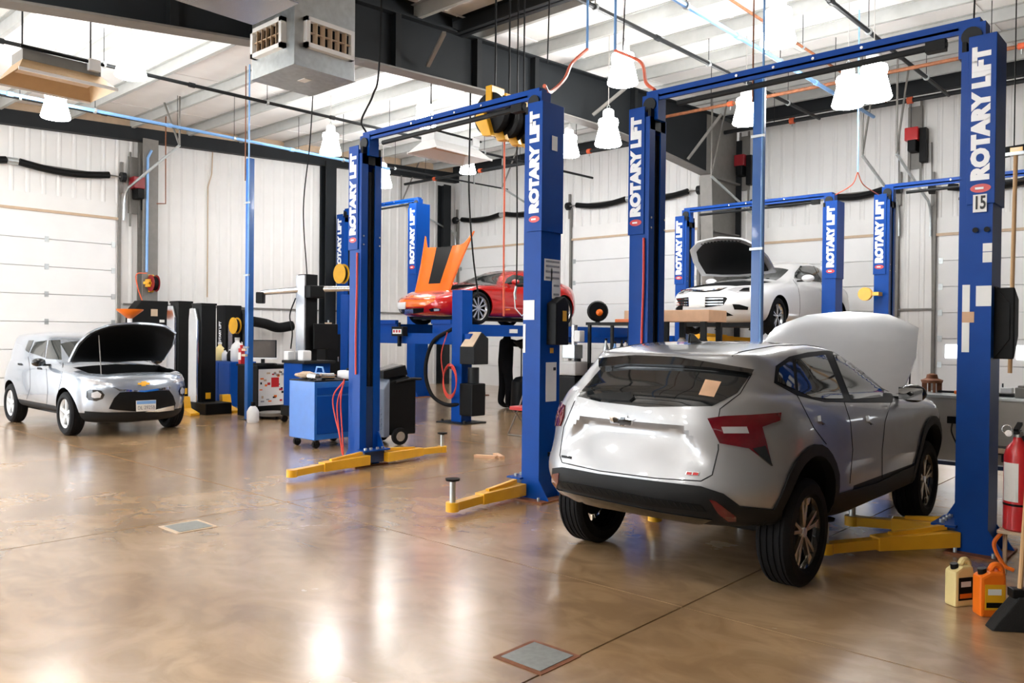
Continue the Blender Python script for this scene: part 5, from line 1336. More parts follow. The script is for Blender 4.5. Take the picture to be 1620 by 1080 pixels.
MB().bb((-.1, -.06, 0), (.1, .06, .08)).build('tray', 'pipe_blue', bh, bevel=.02); MB().tube([(-.1, 0, .08), (-.07, 0, .16), (.07, 0, .16), (.1, 0, .08)], .012, 6).build('handle', 'pipe_blue', bh)
# red air hoses looped on the mast
hx = thing('hose_coil', 'red air hoses looped down beside the mast with white edge', 'hose', (XB - 1.505 - .02, YB - .2, 0))
for i, (dx_, z0, z1) in enumerate(((-.14, 1.02, .35), (-.05, 1.0, .22), (.02, 1.04, .3))):
    MB().tube(bez([(.0, 0, z0), (dx_ - .06, -.02, (z0 + z1) / 2 + .1), (dx_ * .4, -.02, z1), (.0, -.01, .12)]), .009, 6).build('hose_loop', 'hose_red', hx, smooth=True)
# AC service machine
ac = thing('ac_service_machine', 'black and grey air-conditioning service machine on wheels with tilted screen', 'machine', fp(622, 700), R(80))
MB().prism([(-.24, .14), (.24, .14), (.24, .92), (.1, .98), (-.24, .90)], -.23, .23, 'Y').build('housing', 'black', ac, bevel=.02)
MB().prism([(-.3, .12), (-.2, .12), (-.2, .95), (-.3, .8)], -.25, .25, 'Y').build('front_shell', 'grey_blue', ac, bevel=.02)
for i in range(5): MB().bb((-.31, -.2, .22 + i * .07), (-.29, .2, .25 + i * .07)).build('shell_rib', 'grey_blue', ac, bevel=.005)
MB().prism([(-.28, .95), (.12, 1.0), (.08, 1.14), (-.28, 1.06)], -.2, .2, 'Y').build('console', 'black', ac, bevel=.01)
MB().prism([(-.27, 1.062), (.06, 1.135), (.06, 1.142), (-.27, 1.07)], -.15, .15, 'Y').build('screen', 'screen', ac)
for k in (-1, 1):
    w_ = MB().lathe([(.03, -.03), (.12, -.03), (.125, 0), (.12, .03), (.03, .03)], n=22, axis='Y').build('wheel', 'rubber', ac, smooth=40); w_.location = (-.05, k * .27, .125)
    MB().lathe([(.001, -.032), (.07, -.032), (.07, .032), (.001, .032)], n=18, axis='Y').build('wheel_disc', 'alu', w_)
    MB().tube([(-.1, k * .24, .9), (.16, k * .24, .94), (.34, k * .2, .93)], .02, 8).build('handle', 'plastic_dark', ac)
MB().lathe([(.05, 0), (.06, .05), (.03, .13), (.02, .15)], (.2, .08, .96), 14).build('filter_bowl', 'black', ac, smooth=40)
for i in range(2):
    for j in range(3): MB().bb((.24, -.14 + i * .15, .25 + j * .18), (.244, -.02 + i * .15, .38 + j * .18)).build('vent_panel', 'plastic_dark', ac)
# exhaust hose slung on the wall rail and cabinets by the wall
eh = tag(MB().tube(bez([atX(398, 508, -18.6), atX(420, 512, -18.6), atX(440, 518, -18.6), atX(462, 515, -18.6)]), .13, 12).build('exhaust_hose', 'rubber', smooth=True), 'fat black exhaust hose slung low along the white wall', 'hose')
for q in (atX(405, 506, -18.98), atX(450, 514, -18.98)): MB().bb((q.x, q.y - .03, q.z - .05), (q.x + .4, q.y + .03, q.z - .01)).build('wall_hook', 'dark_steel', eh)
p_ = atX(519, 560, -17.5); lo = thing('locker', 'low black steel locker beside the dark wall column', 'locker', (p_.x, p_.y, 0)); h = 1.55; w_ = .5
MB().bb((-.25, -w_ / 2, 0), (.25, w_ / 2, h)).build('body', 'black', lo, bevel=.01)
MB().bb((.25, -w_ / 2 + .02, .06), (.262, w_ / 2 - .02, h - .04)).build('door', 'black', lo, bevel=.004); MB().bb((.262, .1, h * .55), (.285, .13, h * .55 + .12)).build('handle', 'alu', lo)
gp = thing('gear_puller', 'tan gear casting standing on the low black locker', 'part', (p_.x, p_.y, h + .001)); MB().lathe([(.1, 0), (.12, .02), (.12, .08), (.05, .1), (.05, .2), (.09, .22), (.09, .3)], n=16).build('casting', 'tan', gp, smooth=40); MB().cyl((0, 0, .3), (0, 0, .36), .02, 8).build('shaft', 'galv', gp)
# oil station behind the grey crossover: orange funnel drain, black cabinet
od = thing('oil_drain', 'orange oil drain funnel on a pale stand behind the grey crossover', 'oil drain', atX(205, 560, -17.6))
od.location.z = 0
MB().lathe([(.05, 1.85), (.26, 2.02), (.27, 2.05), (.25, 2.05), (.04, 1.88)], n=22).build('funnel', 'orange', od, smooth=40)
MB().cyl((0, 0, .3), (0, 0, 1.87), .05, 12).build('stem', 'white_plastic', od); MB().lathe([(.2, 0), (.22, .05), (.22, .5), (.12, .6)], n=20).build('tank', 'dark_steel', od, smooth=40)
wc_ = thing('wall_cabinet', 'black cabinet with small labels hung under the yellow reel', 'cabinet', atX(236, 500, -18.62))
MB().prism([(-.45, -.35), (.35, -.35), (.35, .35), (-.25, .35), (-.45, .1)], -.2, .2, 'X').build('body', 'black', wc_, bevel=.01)
MB().bb((.2, -.05, .0), (.21, .1, .16)).build('label_card', 'tan', wc_); MB().bb((.2, .15, -.14), (.21, .26, -.08)).build('label_card', 'paper', wc_)
rl2 = thing('hose_reel', 'yellow and dark hose reel on the wall column above a black cabinet', 'reel', atX(243, 448, -18.5))
reel(rl2, .19, .14, 'dark_red', 'Y'); MB().bb((-.13, -.14, -.09), (.05, -.08, .09)).build('arm', 'yellow', rl2, bevel=.01); MB().bb((-.05, -.22, -.03), (.05, .12, .03)).build('axle', 'yellow', rl2, bevel=.01); MB().bb((-.16, -.05, -.2), (-.1, .05, .2)).build('mount', 'yellow', rl2)
ho1 = cable('air_hose', [atX(232, 432, -18.5), atX(216, 434, -18.55), atX(218, 455, -18.55), atX(226, 478, -18.55)], .012, 'hose_orange', 'thin orange air hose drooping from the wall reel', 'hose')
rl3 = thing('hose_reel', 'yellow hose reel on the tall lift mast beside the wheel aligner arm', 'reel', atY(540, 433, 13.1))
reel(rl3, .27, .14, 'yellow', 'Y'); MB().bb((-.3, .06, -.1), (.04, .166, .1)).build('mount', 'black', rl3)
rl4 = thing('hose_reel', 'small yellow hose reel on the lift mast beside the white sedan', 'reel', atY(1369, 465, 13.95))
reel(rl4, .11, .08, 'yellow', 'Y'); MB().bb((-.02, -.03, -.03), (.22, .03, .03)).bb((.16, .0, -.03), (.22, .165, .03)).build('mount', 'yellow', rl4)
# --- benches beyond the silver crossover: white sedan side
wb = thing('workbench', 'wooden-topped workbench with black frame below the lifted white sedan', 'workbench', (atd(1096, 500, 12.0).x, atd(1096, 500, 12.0).y, 0), R(3))
ztop = atd(1096, 491, 12.0).z
MB().bb((-1.0, -.3, ztop - .17), (.40, .3, ztop)).build('worktop', 'cardboard', wb, bevel=.006)
for x in (-.9, -.3, .3):
    for y in (-.26, .26): MB().bb((x - .04, y - .03, 0), (x + .04, y + .03, ztop - .17)).build('leg', 'black', wb)
MB().bb((-.98, -.28, 1.28), (.38, .28, 1.31)).build('shelf', 'black', wb); MB().bb((-.98, -.28, .5), (.38, .28, .53)).build('shelf', 'black', wb)
WB = wb.location
for i, (dx_, m, h, lb) in enumerate(((-.15, 'white_plastic', .24, 'white tub on the bench shelf under the wooden top'), (.02, 'paper', .2, 'crumpled white bag on the bench shelf'), (.2, 'black', .26, 'black canister on the bench shelf'), (-.45, 'grey_steel', .22, 'grey can on the bench shelf'), (-.7, 'dark_red', .2, 'dark red tin on the bench shelf'))):
    o = thing('container', lb, 'container', (WB.x + dx_, WB.y - .05, 1.312)); MB().lathe([(.06, 0), (.075, .02), (.075, h * .8), (.05, h)], n=14).build('can', m, o, smooth=40); MB().cyl((0, 0, h), (0, 0, h + .02), .04, 10).build('lid', 'tan', o)
# tool trolley with round red lamp unit between masts
tr = thing('tool_trolley', 'black tool trolley crowded with bottles and a round red-eyed gauge', 'cart', (atd(985, 560, 11.5).x, atd(985, 560, 11.5).y, 0))
MB().bb((-.4, -.3, .1), (.4, .3, 1.2)).build('body', 'black', tr, bevel=.01); MB().bb((-.42, -.32, 1.74), (.42, .32, 1.78)).build('top_shelf', 'black', tr)
for x in (-.38, .38):
    for y in (-.28, .28): MB().bb((x - .02, y - .02, 1.2), (x + .02, y + .02, 1.75)).build('upright', 'dark_steel', tr)
for sx in (-1, 1):
    for sy in (-1, 1): MB().cyl((sx * .34 - .02, sy * .24, .05), (sx * .34 + .02, sy * .24, .05), .05, 12).build('caster', 'rubber', tr)
TR = tr.location
gz = thing('gauge', 'round black gauge with orange-red button on the tool trolley', 'gauge', (TR.x - .3, TR.y - .2, 1.78), R(42))
MB().lathe([(.001, -.05), (.13, -.05), (.15, -.02), (.15, .05), (.1, .08)], (0, 0, .16), 22, 'Y').build('dial', 'black', gz, smooth=40); MB().sphere((.02, -.06, .14), .05, 8).build('button', 'orange', gz, smooth=60); MB().bb((-.03, -.03, 0), (.03, .03, .06)).build('stem', 'dark_steel', gz)
for i, (dx_, dy_, m, h) in enumerate(((-.15, -.2, 'galv', .32), (.02, -.22, 'pipe_blue', .28), (.15, -.15, 'white_plastic', .3), (.3, -.2, 'red', .36), (-.05, .05, 'dark_steel', .3))):
    o = thing('bottle', ['steel spray can', 'light blue spray bottle', 'white squeeze bottle', 'red tall bottle', 'dark steel flask'][i] + ' standing on the black tool trolley', 'bottle', (TR.x + dx_, TR.y + dy_, 1.202))
    MB().lathe([(.035, 0), (.04, .01), (.04, h * .7), (.02, h * .85), (.015, h)], n=12).build('flask', m, o, smooth=40); MB().cyl((0, 0, h), (0, 0, h + .03), .018, 8).build('cap', 'black', o)
op = tag(MB().bb((-.22, -.06, 0), (.22, .06, .05)).build('foam_tray', 'orange', bevel=.01), 'flat pale orange tray on the top shelf of the trolley', 'tray'); op.location = (TR.x + .12, TR.y, 1.78)
# --- right side: steel workbench behind lift 15
b0 = atd(1480, 627, 9.3); 
wb2 = thing('workbench', 'long grey steel-fronted workbench behind lift 15', 'workbench', (-2.05, 9.35, 0))
ztop = atY(1560, 633, 9.1).z
MB().bb((-.72, -.25, .36), (2.8, -.22, ztop)).build('front_panel', 'bench_grey', wb2); MB().bb((-.74, -.27, ztop), (2.85, .45, ztop + .03)).build('worktop', 'galv', wb2, bevel=.004)
for x in (-.68, .9, 2.7):
    for y in (-.2, .4): MB().bb((x - .03, y - .03, 0), (x + .03, y + .03, ztop)).build('leg', 'dark_steel', wb2)
MB().bb((-.7, -.2, .3), (2.75, .4, .34)).build('shelf', 'blue_dark', wb2)
WZ = ztop + .03
ln = thing('hub_puller', 'rusty round hub tool with prongs standing on the grey bench', 'tool', (atY(1474, 630, 9.5).x, 9.5, WZ))
MB().lathe([(.02, .10), (.1, .10), (.11, .13), (.06, .15), (.05, .19), (.02, .2)], n=20).build('crown', 'rust', ln, smooth=40)
for i in range(6): MB().bb((.085 * math.cos(i * 1.047) - .012, .085 * math.sin(i * 1.047) - .012, 0), (.085 * math.cos(i * 1.047) + .012, .085 * math.sin(i * 1.047) + .012, .1)).build('prong', 'rust', ln)
sd = thing('screwdriver', 'black screwdriver with orange handle lying on the grey bench', 'tool', (atY(1500, 624, 9.4).x, 9.4, WZ), R(0))
MB().cyl((-.1, 0, .018), (.06, 0, .018), .012, 8).build('shaft', 'black', sd); MB().cyl((.06, 0, .018), (.12, 0, .018), .018, 10).build('handle', 'orange', sd)
pn = thing('drip_tray', 'black tray of small tools on the grey bench beyond lift 15', 'tray', (atY(1586, 634, 9.4).x, 9.4, WZ))
MB().bb((-.11, -.09, 0), (.11, .09, .03)).build('tray', 'black', pn, bevel=.006); MB().bb((-.02, -.04, .03), (.09, .05, .09)).build('block', 'white_plastic', pn, bevel=.01); MB().cyl((.0, 0, .03), (.0, 0, .13), .008, 6).build('rod', 'dark_steel', pn)
cw = tag(MB().bb((-.05, -.05, 0), (.05, .05, .10)).bb((-.03, -.03, .1), (.03, .03, .12)).build('can', 'grey_steel', bevel=.01), 'small olive can at the far end of the grey bench', 'can'); cw.location = (atY(1616, 632, 9.3).x, 9.3, WZ)
so = thing('power_socket', 'black power socket with plugged cable on the grey bench front', 'socket', (atY(1508, 664, 9.095).x, 9.09, atY(1508, 664, 9.09).z))
MB().bb((-.05, -.03, -.035), (.07, .008, .035)).build('box', 'black', so, bevel=.004); MB().tube(bez([(.0, -.03, -.03), (.0, -.05, -.12), (.05, -.04, -.25)]), .008, 6).build('cord', 'cable', so, smooth=True)
vs_ = thing('bench_vise', 'dark bench press clamped low on the grey bench front', 'vise', (atY(1588, 712, 8.9).x, 9.0, atY(1588, 712, 8.9).z))
MB().bb((-.12, -.1, -.05), (.14, .09, .02)).build('jaw', 'dark_steel', vs_, bevel=.01); MB().bb((-.06, -.14, -.03), (.1, -.1, .015)).build('plate', 'tan', vs_, bevel=.004); MB().cyl((.0, -.05, -.12), (.0, -.05, -.05), .03, 10).build('screw', 'dark_steel', vs_); MB().tube(bez([(.05, -.1, .02), (.12, -.1, .08), (.16, -.1, .0)]), .006, 6).build('wire', 'alu', vs_)
# fire extinguishers on a cart: red cylinders
e0 = fp(1612, 872)
def extinguisher(loc, label, lab=True):
    t = thing('fire_extinguisher', label, 'extinguisher', loc)
    MB().lathe([(.075, 0), (.085, .01), (.085, .50), (.07, .56), (.035, .60), (.03, .63)], n=24).build('cylinder', 'red', t, smooth=40)
    MB().cyl((0, 0, .63), (0, 0, .67), .028, 12).build('valve', 'galv', t)
    MB().box((.0, -.02, .70), (.03, .14, .02), (R(15), 0, 0)).build('lever', 'black', t); MB().bb((-.012, -.1, .655), (.012, .04, .675)).build('grip', 'black', t)
    MB().cyl((-.05, -.03, .655), (-.05, -.05, .655), .022, 12).build('gauge', 'alu', t); MB().tube([(-.06 + .03 * math.cos(a), -.04, .68 + .03 * math.sin(a)) for a in [i * PI / 6 for i in range(12)]], .004, 6, closed=True).build('pin_ring', 'alu', t)
    if lab:
        mb = MB(); A = [R(-150 + i * 9) for i in range(9)]
        mb.add([(.0865 * math.cos(a), .0865 * math.sin(a), z) for a in A for z in (.2, .46)], [(2 * i, 2 * i + 2, 2 * i + 3, 2 * i + 1) for i in range(8)]); lb_ = mb.build('label', 'paper', t)
        MB().lathe([(.0868, .17), (.0868, .185)], n=24, caps=False).build('strap', 'black', t)
    MB().tube(bez([(.03, -.03, .64), (.1, -.06, .5), (.1, -.05, .2)]), .012, 6).build('hose', 'black', t, smooth=True)
    return t
xz = atY(1609, 838, 6.35)
sh_ = thing('extinguisher_stand', 'tan steel stand under the fire extinguishers at the mast of lift 15', 'stand', (xz.x, 6.35, 0))
MB().bb((-.1, -.1, xz.z - .02), (.3, .1, xz.z)).build('shelf', 'tan', sh_)
for x in (-.07, .27): MB().tube([(x, 0, 0), (x, 0, xz.z - .02)], .014, 8).build('leg', 'tan', sh_)
MB().tube(bez([(-.08, -.06, xz.z - .02), (-.12, -.08, .2), (-.06, -.09, .08), (.0, -.08, .05)]), .014, 6).build('hanging_strap', 'orange', sh_, smooth=True)
extinguisher((xz.x, 6.35, xz.z), 'red fire extinguisher with white label beside the mast of lift 15')
extinguisher((xz.x + .19, 6.35, xz.z), 'red fire extinguisher next to the labelled one, cut by its stand', False)
# fluid jugs on the floor
def fluid_jug(px, py, m, lm, label, h=.33, rz=0.0, s=1.0):
    t = thing('fluid_jug', label, 'jug', fp(px, py), rz)
    body = MB().prism([(-.085, 0), (.085, 0), (.085, .25), (.075, .30), (-.02, .30), (-.085, .265)], -.055, .055, 'Y')
    body.build('bottle', m, t, bevel=.018)
    MB().tube(bez([(.0, 0, .29), (.03, 0, .335), (.075, 0, .32), (.085, 0, .24), (.08, 0, .16)]), .022, 8).build('handle', m, t, smooth=True)
    MB().cyl((-.045, 0, .275), (-.052, 0, .315), .028, 14).build('cap', 'black', t)
    l = MB().bb((-.06, -.0575, .05), (.075, -.0555, .22)).build('label', lm, t); MB().bb((.0852, -.045, .05), (.0868, .045, .22)).build('label', lm, t)
    MB().bb((-.04, -.0585, .15), (.05, -.0575, .19)).build('label_print', 'paper', l); MB().bb((-.05, -.0585, .065), (.06, -.0575, .10)).build('label_print', 'orange' if lm == 'black' else 'black', l)
    for q in list(t.children): pass
    t.scale = (s, s, s)
    return t
fluid_jug(1517, 956, 'cream', 'black', 'cream yellow fluid jug with black label on the floor by lift 15', rz=R(58), s=.80)
fluid_jug(1564, 972, 'orange', 'yellow', 'orange fluid jug with printed label on the floor by lift 15', rz=R(42), s=.86)
# push broom leaning, floor squeegee on the wall behind
br = thing('broom', 'black-bristled push broom standing on the floor beside the fluid jugs', 'broom', fp(1612, 996), R(35))
MB().prism([(-.16, 0), (.2, 0), (.17, .08), (.05, .19), (-.02, .19), (-.12, .06)], -.05, .05, 'Y').build('bristles', 'bristle', br, bevel=.01)
MB().bb((-.05, -.035, .18), (.06, .035, .23)).build('ferrule', 'black', br, bevel=.008)
MB().tube([(.0, 0, .2), (.05, .03, .9), (.08, .05, 1.35)], .013, 8).build('handle', 'wood', br, smooth=True)
sq = thing('floor_squeegee', 'floor squeegee with black blade and long wooden handle hung upside down', 'squeegee', atY(1603, 250, 8.6))
sz = sq.location.z
zz1 = atY(1600, 590, 8.6).z - sz
MB().prism([(-.24, .0), (.3, .05), (.3, .12), (-.20, .10)], -.03, .03, 'Y').build('blade', 'black', sq); MB().bb((-.1, -.035, .02), (.22, .035, .05)).build('clamp', 'galv', sq); MB().bb((-.02, -.034, .05), (.08, -.03, .09)).build('decal', 'yellow', sq)
MB().cyl((.02, 0, .04), (.0, 0, zz1), .018, 10).build('handle', 'wood', sq, smooth=True); MB().bb((-.10, -.02, zz1 * .72), (.02, .02, zz1 * .72 + .03)).build('hook', 'dark_steel', sq)
MB().cyl((0, .03, .06), (0, .03, zroof(8.6) - sz - .02), .006, 6).build('hang_wire', 'cable', sq)
# wooden blocks on the floor, floor boxes
for i, (px, py, rz_) in enumerate(((768, 724, 20), (789, 723, -30))):
    o = tag(MB().bb((-.15, -.035, 0), (.15, .035, .035)).build('wood_block', 'cardboard', bevel=.003), ['short wooden block lying flat on the floor', 'wooden block lying crosswise against another on the floor'][i], 'wood'); o.location = fp(px, py) + Vector((0, 0, .0)); o.rotation_euler = (0, 0, R(rz_))
def drain(px, py, w_, label, m1, m2):
    t = thing('floor_box', label, 'floor cover', fp(px, py))
    MB().bb((-w_, -w_, 0), (w_, w_, .004)).build('frame', m1, t); MB().bb((-w_ * .82, -w_ * .82, .004), (w_ * .82, w_ * .82, .007)).build('cover', m2, t)
    return t
drain(850, 1039, .155, 'square floor box with rusty frame and grey cover near the floor joint', 'rust', 'galv_floor')
drain(298, 833, .17, 'square floor box with pale frame beside the long floor joint', 'tan', 'galv_floor')
# ------------------------------------------------------------------ overhead: ducts, heaters, pipes, cables, openers
dt = thing('supply_plenum', 'galvanised square air plenum with two white grilles hanging from the roof', 'duct', (-8.33, 5.475, 4.6))
MB().bb((-.45, -.415, 0), (.45, .415, 1.05)).build('box', 'galv', dt, bevel=.006)
MB().bb((-.46, -.425, -.012), (.46, .425, .0)).build('bottom_flange', 'galv', dt)
zt = zroof(5.475) - 4.6
MB().bb((-.36, -.33, 1.05), (.36, .33, zfr(5.0) - 4.62)).build('riser_duct', 'galv', dt)
MB().bb((-.03, -.06, -.016), (.12, .04, -.012)).build('tape_patch', 'paper', dt)
def grille(par, face):
    # open register with deep frame, dark inside and blades
    g = bpy.data.objects.new('air_grille', None); COL.objects.link(g); g.parent = par
    if face == 'Y': g.matrix_local = Matrix.Translation((-.04, -.415, .38))
    else: g.matrix_local = Matrix.Translation((.45, .03, .38)) @ Matrix.Rotation(R(90), 4, 'Z')
    W, Hh = .33, .17
    for a, b in (((-W, -.07, -Hh), (W, 0, -Hh + .05)), ((-W, -.07, Hh - .05), (W, 0, Hh)), ((-W, -.07, -Hh), (-W + .05, 0, Hh)), ((W - .05, -.07, -Hh), (W, 0, Hh))): MB().bb(a, b).build('frame_bar', 'white_paint', g)
    MB().bb((-W + .04, -.012, -Hh + .04), (W - .04, -.004, Hh - .04)).build('dark_throat', 'black', g)
    for i in range(5): MB().box((-.2 + i * .1, -.04, 0), (.006, .06, Hh * 1.5), (0, 0, R(25))).build('blade', 'tan', g)
    MB().bb((-W + .04, -.05, -.006), (W - .04, -.01, .006)).build('cross_blade', 'tan', g)
grille(dt, 'Y'); grille(dt, 'X')
rd_ = thing('return_duct', 'flat galvanised return duct hanging beside the square plenum', 'duct', (-7.25, 3.75, 4.8))
MB().bb((-.4, -.7, 0), (.4, .66, .6)).build('box', 'galv', rd_, bevel=.006); MB().bb((-.42, -.72, -.012), (.42, .68, 0)).build('bottom_flange', 'alu', rd_); MB().bb((-.3, -.5, .6), (.3, .5, zfr(3.0) - 4.82)).build('riser_duct', 'galv', rd_)
MB().bb((-.08, .0, -.016), (.06, .1, -.012)).build('tape_patch', 'paper', rd_)
def tube_heater(x0, x1, y0, y1, z, label, m, m2):
    cx, cy = (x0 + x1) / 2, (y0 + y1) / 2; t = thing('radiant_heater', label, 'heater', (cx, cy, z)); w_, l_ = (x1 - x0) / 2, (y1 - y0) / 2
    q = MB(); q.add([(-w_, -l_, 0), (w_, -l_, 0), (w_, l_, 0), (-w_, l_, 0), (-w_ * .45, -l_ * .8, .2), (w_ * .45, -l_ * .8, .2), (w_ * .45, l_ * .8, .2), (-w_ * .45, l_ * .8, .2)], [(0, 1, 5, 4), (1, 2, 6, 5), (2, 3, 7, 6), (3, 0, 4, 7)]); q.build('reflector', m, t)
    q = MB().bb((-w_ * .45, -l_ * .8, .2), (w_ * .45, l_ * .8, .34)); q.build('burner_box', m2, t, bevel=.008)
    for sx in (-1, 1): MB().beam((sx * w_, -l_, .0), (sx * w_, l_, .0), .02, .04).build('reflector_lip', 'white_paint', t)
    MB().bb((-w_ * .4, -l_ * .75, .12), (w_ * .4, l_ * .75, .16)).build('ceramic_panel', 'tan', t)
    MB().cyl((w_ * .5, -l_ * .85, .36), (w_ * .5, l_ * .85, .36), .022, 8).build('gas_pipe', 'black', t); MB().bb((w_ * .3, l_ * .5, .24), (w_ * .6, l_ * .75, .40)).build('gas_valve', 'white_plastic', t, bevel=.01)
    for yy in (-.7, .7): MB().cyl((0, yy * l_, .34), (0, yy * l_, zroof(cy) - z - .05), .012, 6).build('hanger_rod', 'dark_steel', t)
    return t
tube_heater(-12.3, -11.35, 3.35, 4.55, 4.86, 'bronze radiant heater with slanted reflector hanging before the white door', 'bronze', 'grey_steel')
tube_heater(-11.55, -10.75, 9.85, 11.3, 4.95, 'white radiant heater hanging over the red sports car', 'white_paint', 'white_plastic')
# pipes
def pipe(name, pts, r, m, label, cat='pipe', hang=()):
    o = MB().tube([Vector(p) for p in pts], r, 8).build(name, m, smooth=True); tag(o, label, cat)
    return o
def pipe_y(name, X, y0, y1, z, r, m, label, dz=0.0, hang=True):
    t = thing(name, label, 'pipe', (X, y0, z))
    MB().cyl((0, 0, 0), (0, y1 - y0, dz), r, 8).build('pipe_run', m, t, smooth=True)
    n = max(2, int((y1 - y0) / 2.6))
    for i in range(n):
        y = (i + .5) * (y1 - y0) / n; zz = zroof(y0 + y) - z - .02
        if hang: MB().cyl((0, y, dz * (i + .5) / n), (0, y, zz), .006, 6).build('hanger_rod', 'dark_steel', t); MB().cyl((0, y - .02, dz * (i + .5) / n), (0, y + .02, dz * (i + .5) / n), r * 1.6, 10).build('clamp', 'galv', t)
    for i in range(1, n): 
        y = i * (y1 - y0) / n; MB().cyl((0, y - .05, dz * i / n), (0, y + .05, dz * i / n), r * 1.35, 10).build('coupling', m, t)
    return t
pipe_y('sprinkler_pipe', -13.0, -2.0, 17.6, 5.58, .03, 'dark_steel', 'dark sprinkler pipe under the roof between wall and big beam', .25)
pipe_y('sprinkler_pipe', -16.1, 0.5, 17.6, 5.62, .022, 'dark_steel', 'thin dark pipe under the roof near the white wall', .25)
pipe_y('air_pipe', -15.2, -1.0, 12.4, 5.48, .03, 'pipe_blue', 'light blue air main running along the wall below the roof', .05)
pipe_y('sprinkler_pipe', -6.45, 1.0, 16.5, 5.88, .032, 'dark_steel', 'black sprinkler pipe over the lifts beside the big beam', .2)
pipe_y('sprinkler_pipe', -4.05, 2.0, 16.5, 5.9, .032, 'dark_steel', 'black sprinkler pipe above lift 15', .2)
pipe_y('air_pipe', -5.22, 2.0, 16.0, 5.70, .032, 'pipe_blue', 'light blue air main above lift 15', .1)
pipe_y('gas_pipe', -5.0, 3.0, 16.0, 5.95, .02, 'rust', 'rust-coloured gas pipe beside the light blue air main', .1)
for (y, z, x0, x1, lb, m, r) in ((13.95, 5.95, -8.7, 3.0, 'brown sprinkler branch pipe crossing before the wall of doors', 'rust', .032), (16.75, 6.2, -8.7, 3.0, 'dark sprinkler branch pipe high before the wall of doors', 'dark_steel', .045), (15.6, 6.0, -18.4, -9.3, 'dark sprinkler branch pipe behind the red sports car', 'dark_steel', .04)):
    t = thing('sprinkler_pipe', lb, 'pipe', (x0, y, z)); MB().cyl((0, 0, 0), (x1 - x0, 0, 0), r, 8).build('pipe_run', m, t, smooth=True)
    for i in range(5):
        x = (i + .5) * (x1 - x0) / 5; MB().cyl((x, 0, 0), (x, 0, zroof(y) - z - .02), .007, 6).build('hanger_rod', 'dark_steel', t)
        MB().cyl((x + .4 - .05, 0, 0), (x + .4 + .05, 0, 0), r * 1.5, 10).build('grooved_coupling', 'orange_red', t); MB().cyl((x + .4, 0, -.12), (x + .4, 0, 0), .012, 6).build('sprinkler_head', 'galv', t)
# drops with hoses
def drop(name, x, y, z0, z1, m, label, r=.016): return tag(MB().cyl((x, y, z0), (x, y, z1), r, 8).build(name, m, smooth=True), label, 'pipe')
pa = atY(929, 78, 8.0); drop('air_drop', pa.x, pa.y, pa.z, zroof(pa.y) - .02, 'pipe_blue', 'light blue air drop pipe ending above the orange hose')
pb = atY(973, 80, 7.6); drop('air_drop', pb.x, pb.y, pb.z, zroof(pb.y) - .02, 'pipe_blue', 'light blue air drop pipe beside the bright lamp')
def wp(lst, Y=None, X=None, d=None):
    return [atY(a, b, Y) if Y else (atX(a, b, X) if X else atd(a, b, d)) for a, b in lst]
topBR = Vector((XB + 1.4, YB, 4.025)); topAL = Vector((XA - 1.4, YA, 4.025)); topBL = Vector((XB - 1.4, YB, 4.018))
cable('air_hose', [topBR, atY(870, 146, 6.4), atY(893, 125, 7.0), atY(905, 100, 7.6), pa], .02, 'hose_orange', 'orange hose rising from the mast with the black control box', 'hose')
cable('air_hose', [topAL, atY(1022, 130, 7.0), atY(1017, 103, 7.3), atY(1003, 92, 7.5), pb], .018, 'hose_orange', 'orange hose looping above the lift mast of the silver crossover', 'hose')
cable('power_cable', [topBL, atY(572, 190, 5.9), atY(590, 150, 5.8), atY(600, 100, 5.7), Vector((atY(606, 10, 5.7).x, 5.7, zroof(5.7) - .03))], .012, 'cable', 'black power cable sagging from the roof to the lift with empty arms')
al_top = al.location + Vector((0, 0, 2.635))
cable('power_cable', [al_top, atd(480, 330, 13.4), atd(490, 230, 13.2), atd(495, 150, 13.0)], .010, 'cable', 'thin black power cable dropping to the wheel aligner')
for (pts, d, r, m, lb) in (([(757, 470), (748, 400), (742, 300), (744, 180), (744, 90)], 13.5, .014, 'cable', 'black cable hanging before the red sports car wheel'), ([(797, 500), (797, 400), (798, 300), (798, 225)], 10.6, .012, 'hose_orange', 'straight red air line hanging before the red sports car'), ([(817, 455), (818, 380), (818, 300), (818, 210)], 10.9, .010, 'cable', 'black cable carrying the hanging clamp before the red sports car')):
    q = wp(pts, d=d); q.append(Vector((q[-1].x, q[-1].y, zroof(q[-1].y) - .02)) if d > 10.7 else q[-1] + Vector((0, .02, .12))); cable('hanging_line', q, r, m, lb)
# hanging clamp with shield outline
hc = thing('hanging_clamp', 'grey clamp with white shield-shaped frame hanging on a cable before the red car', 'clamp', atd(826, 455, 10.9))
kx = Matrix.Rotation(R(42), 4, 'Z')
for k in (-1, 1): q = MB().tube([kx @ Vector((k * .08 - .0, 0, .02)), kx @ Vector((k * .10, 0, -.08)), kx @ Vector((k * .09, 0, -.16))], .018, 8); q.build('jaw', 'galv', hc, smooth=True)
MB().tube([kx @ Vector(p) for p in ((-.1, 0, -.16), (-.09, 0, -.28), (0, 0, -.38), (.09, 0, -.28), (.1, 0, -.16))], .008, 6).build('shield_frame', 'white_paint', hc)
MB().tube([kx @ Vector(p) for p in ((-.09, 0, .03), (.09, 0, .03))], .02, 8).build('spreader', 'dark_steel', hc)
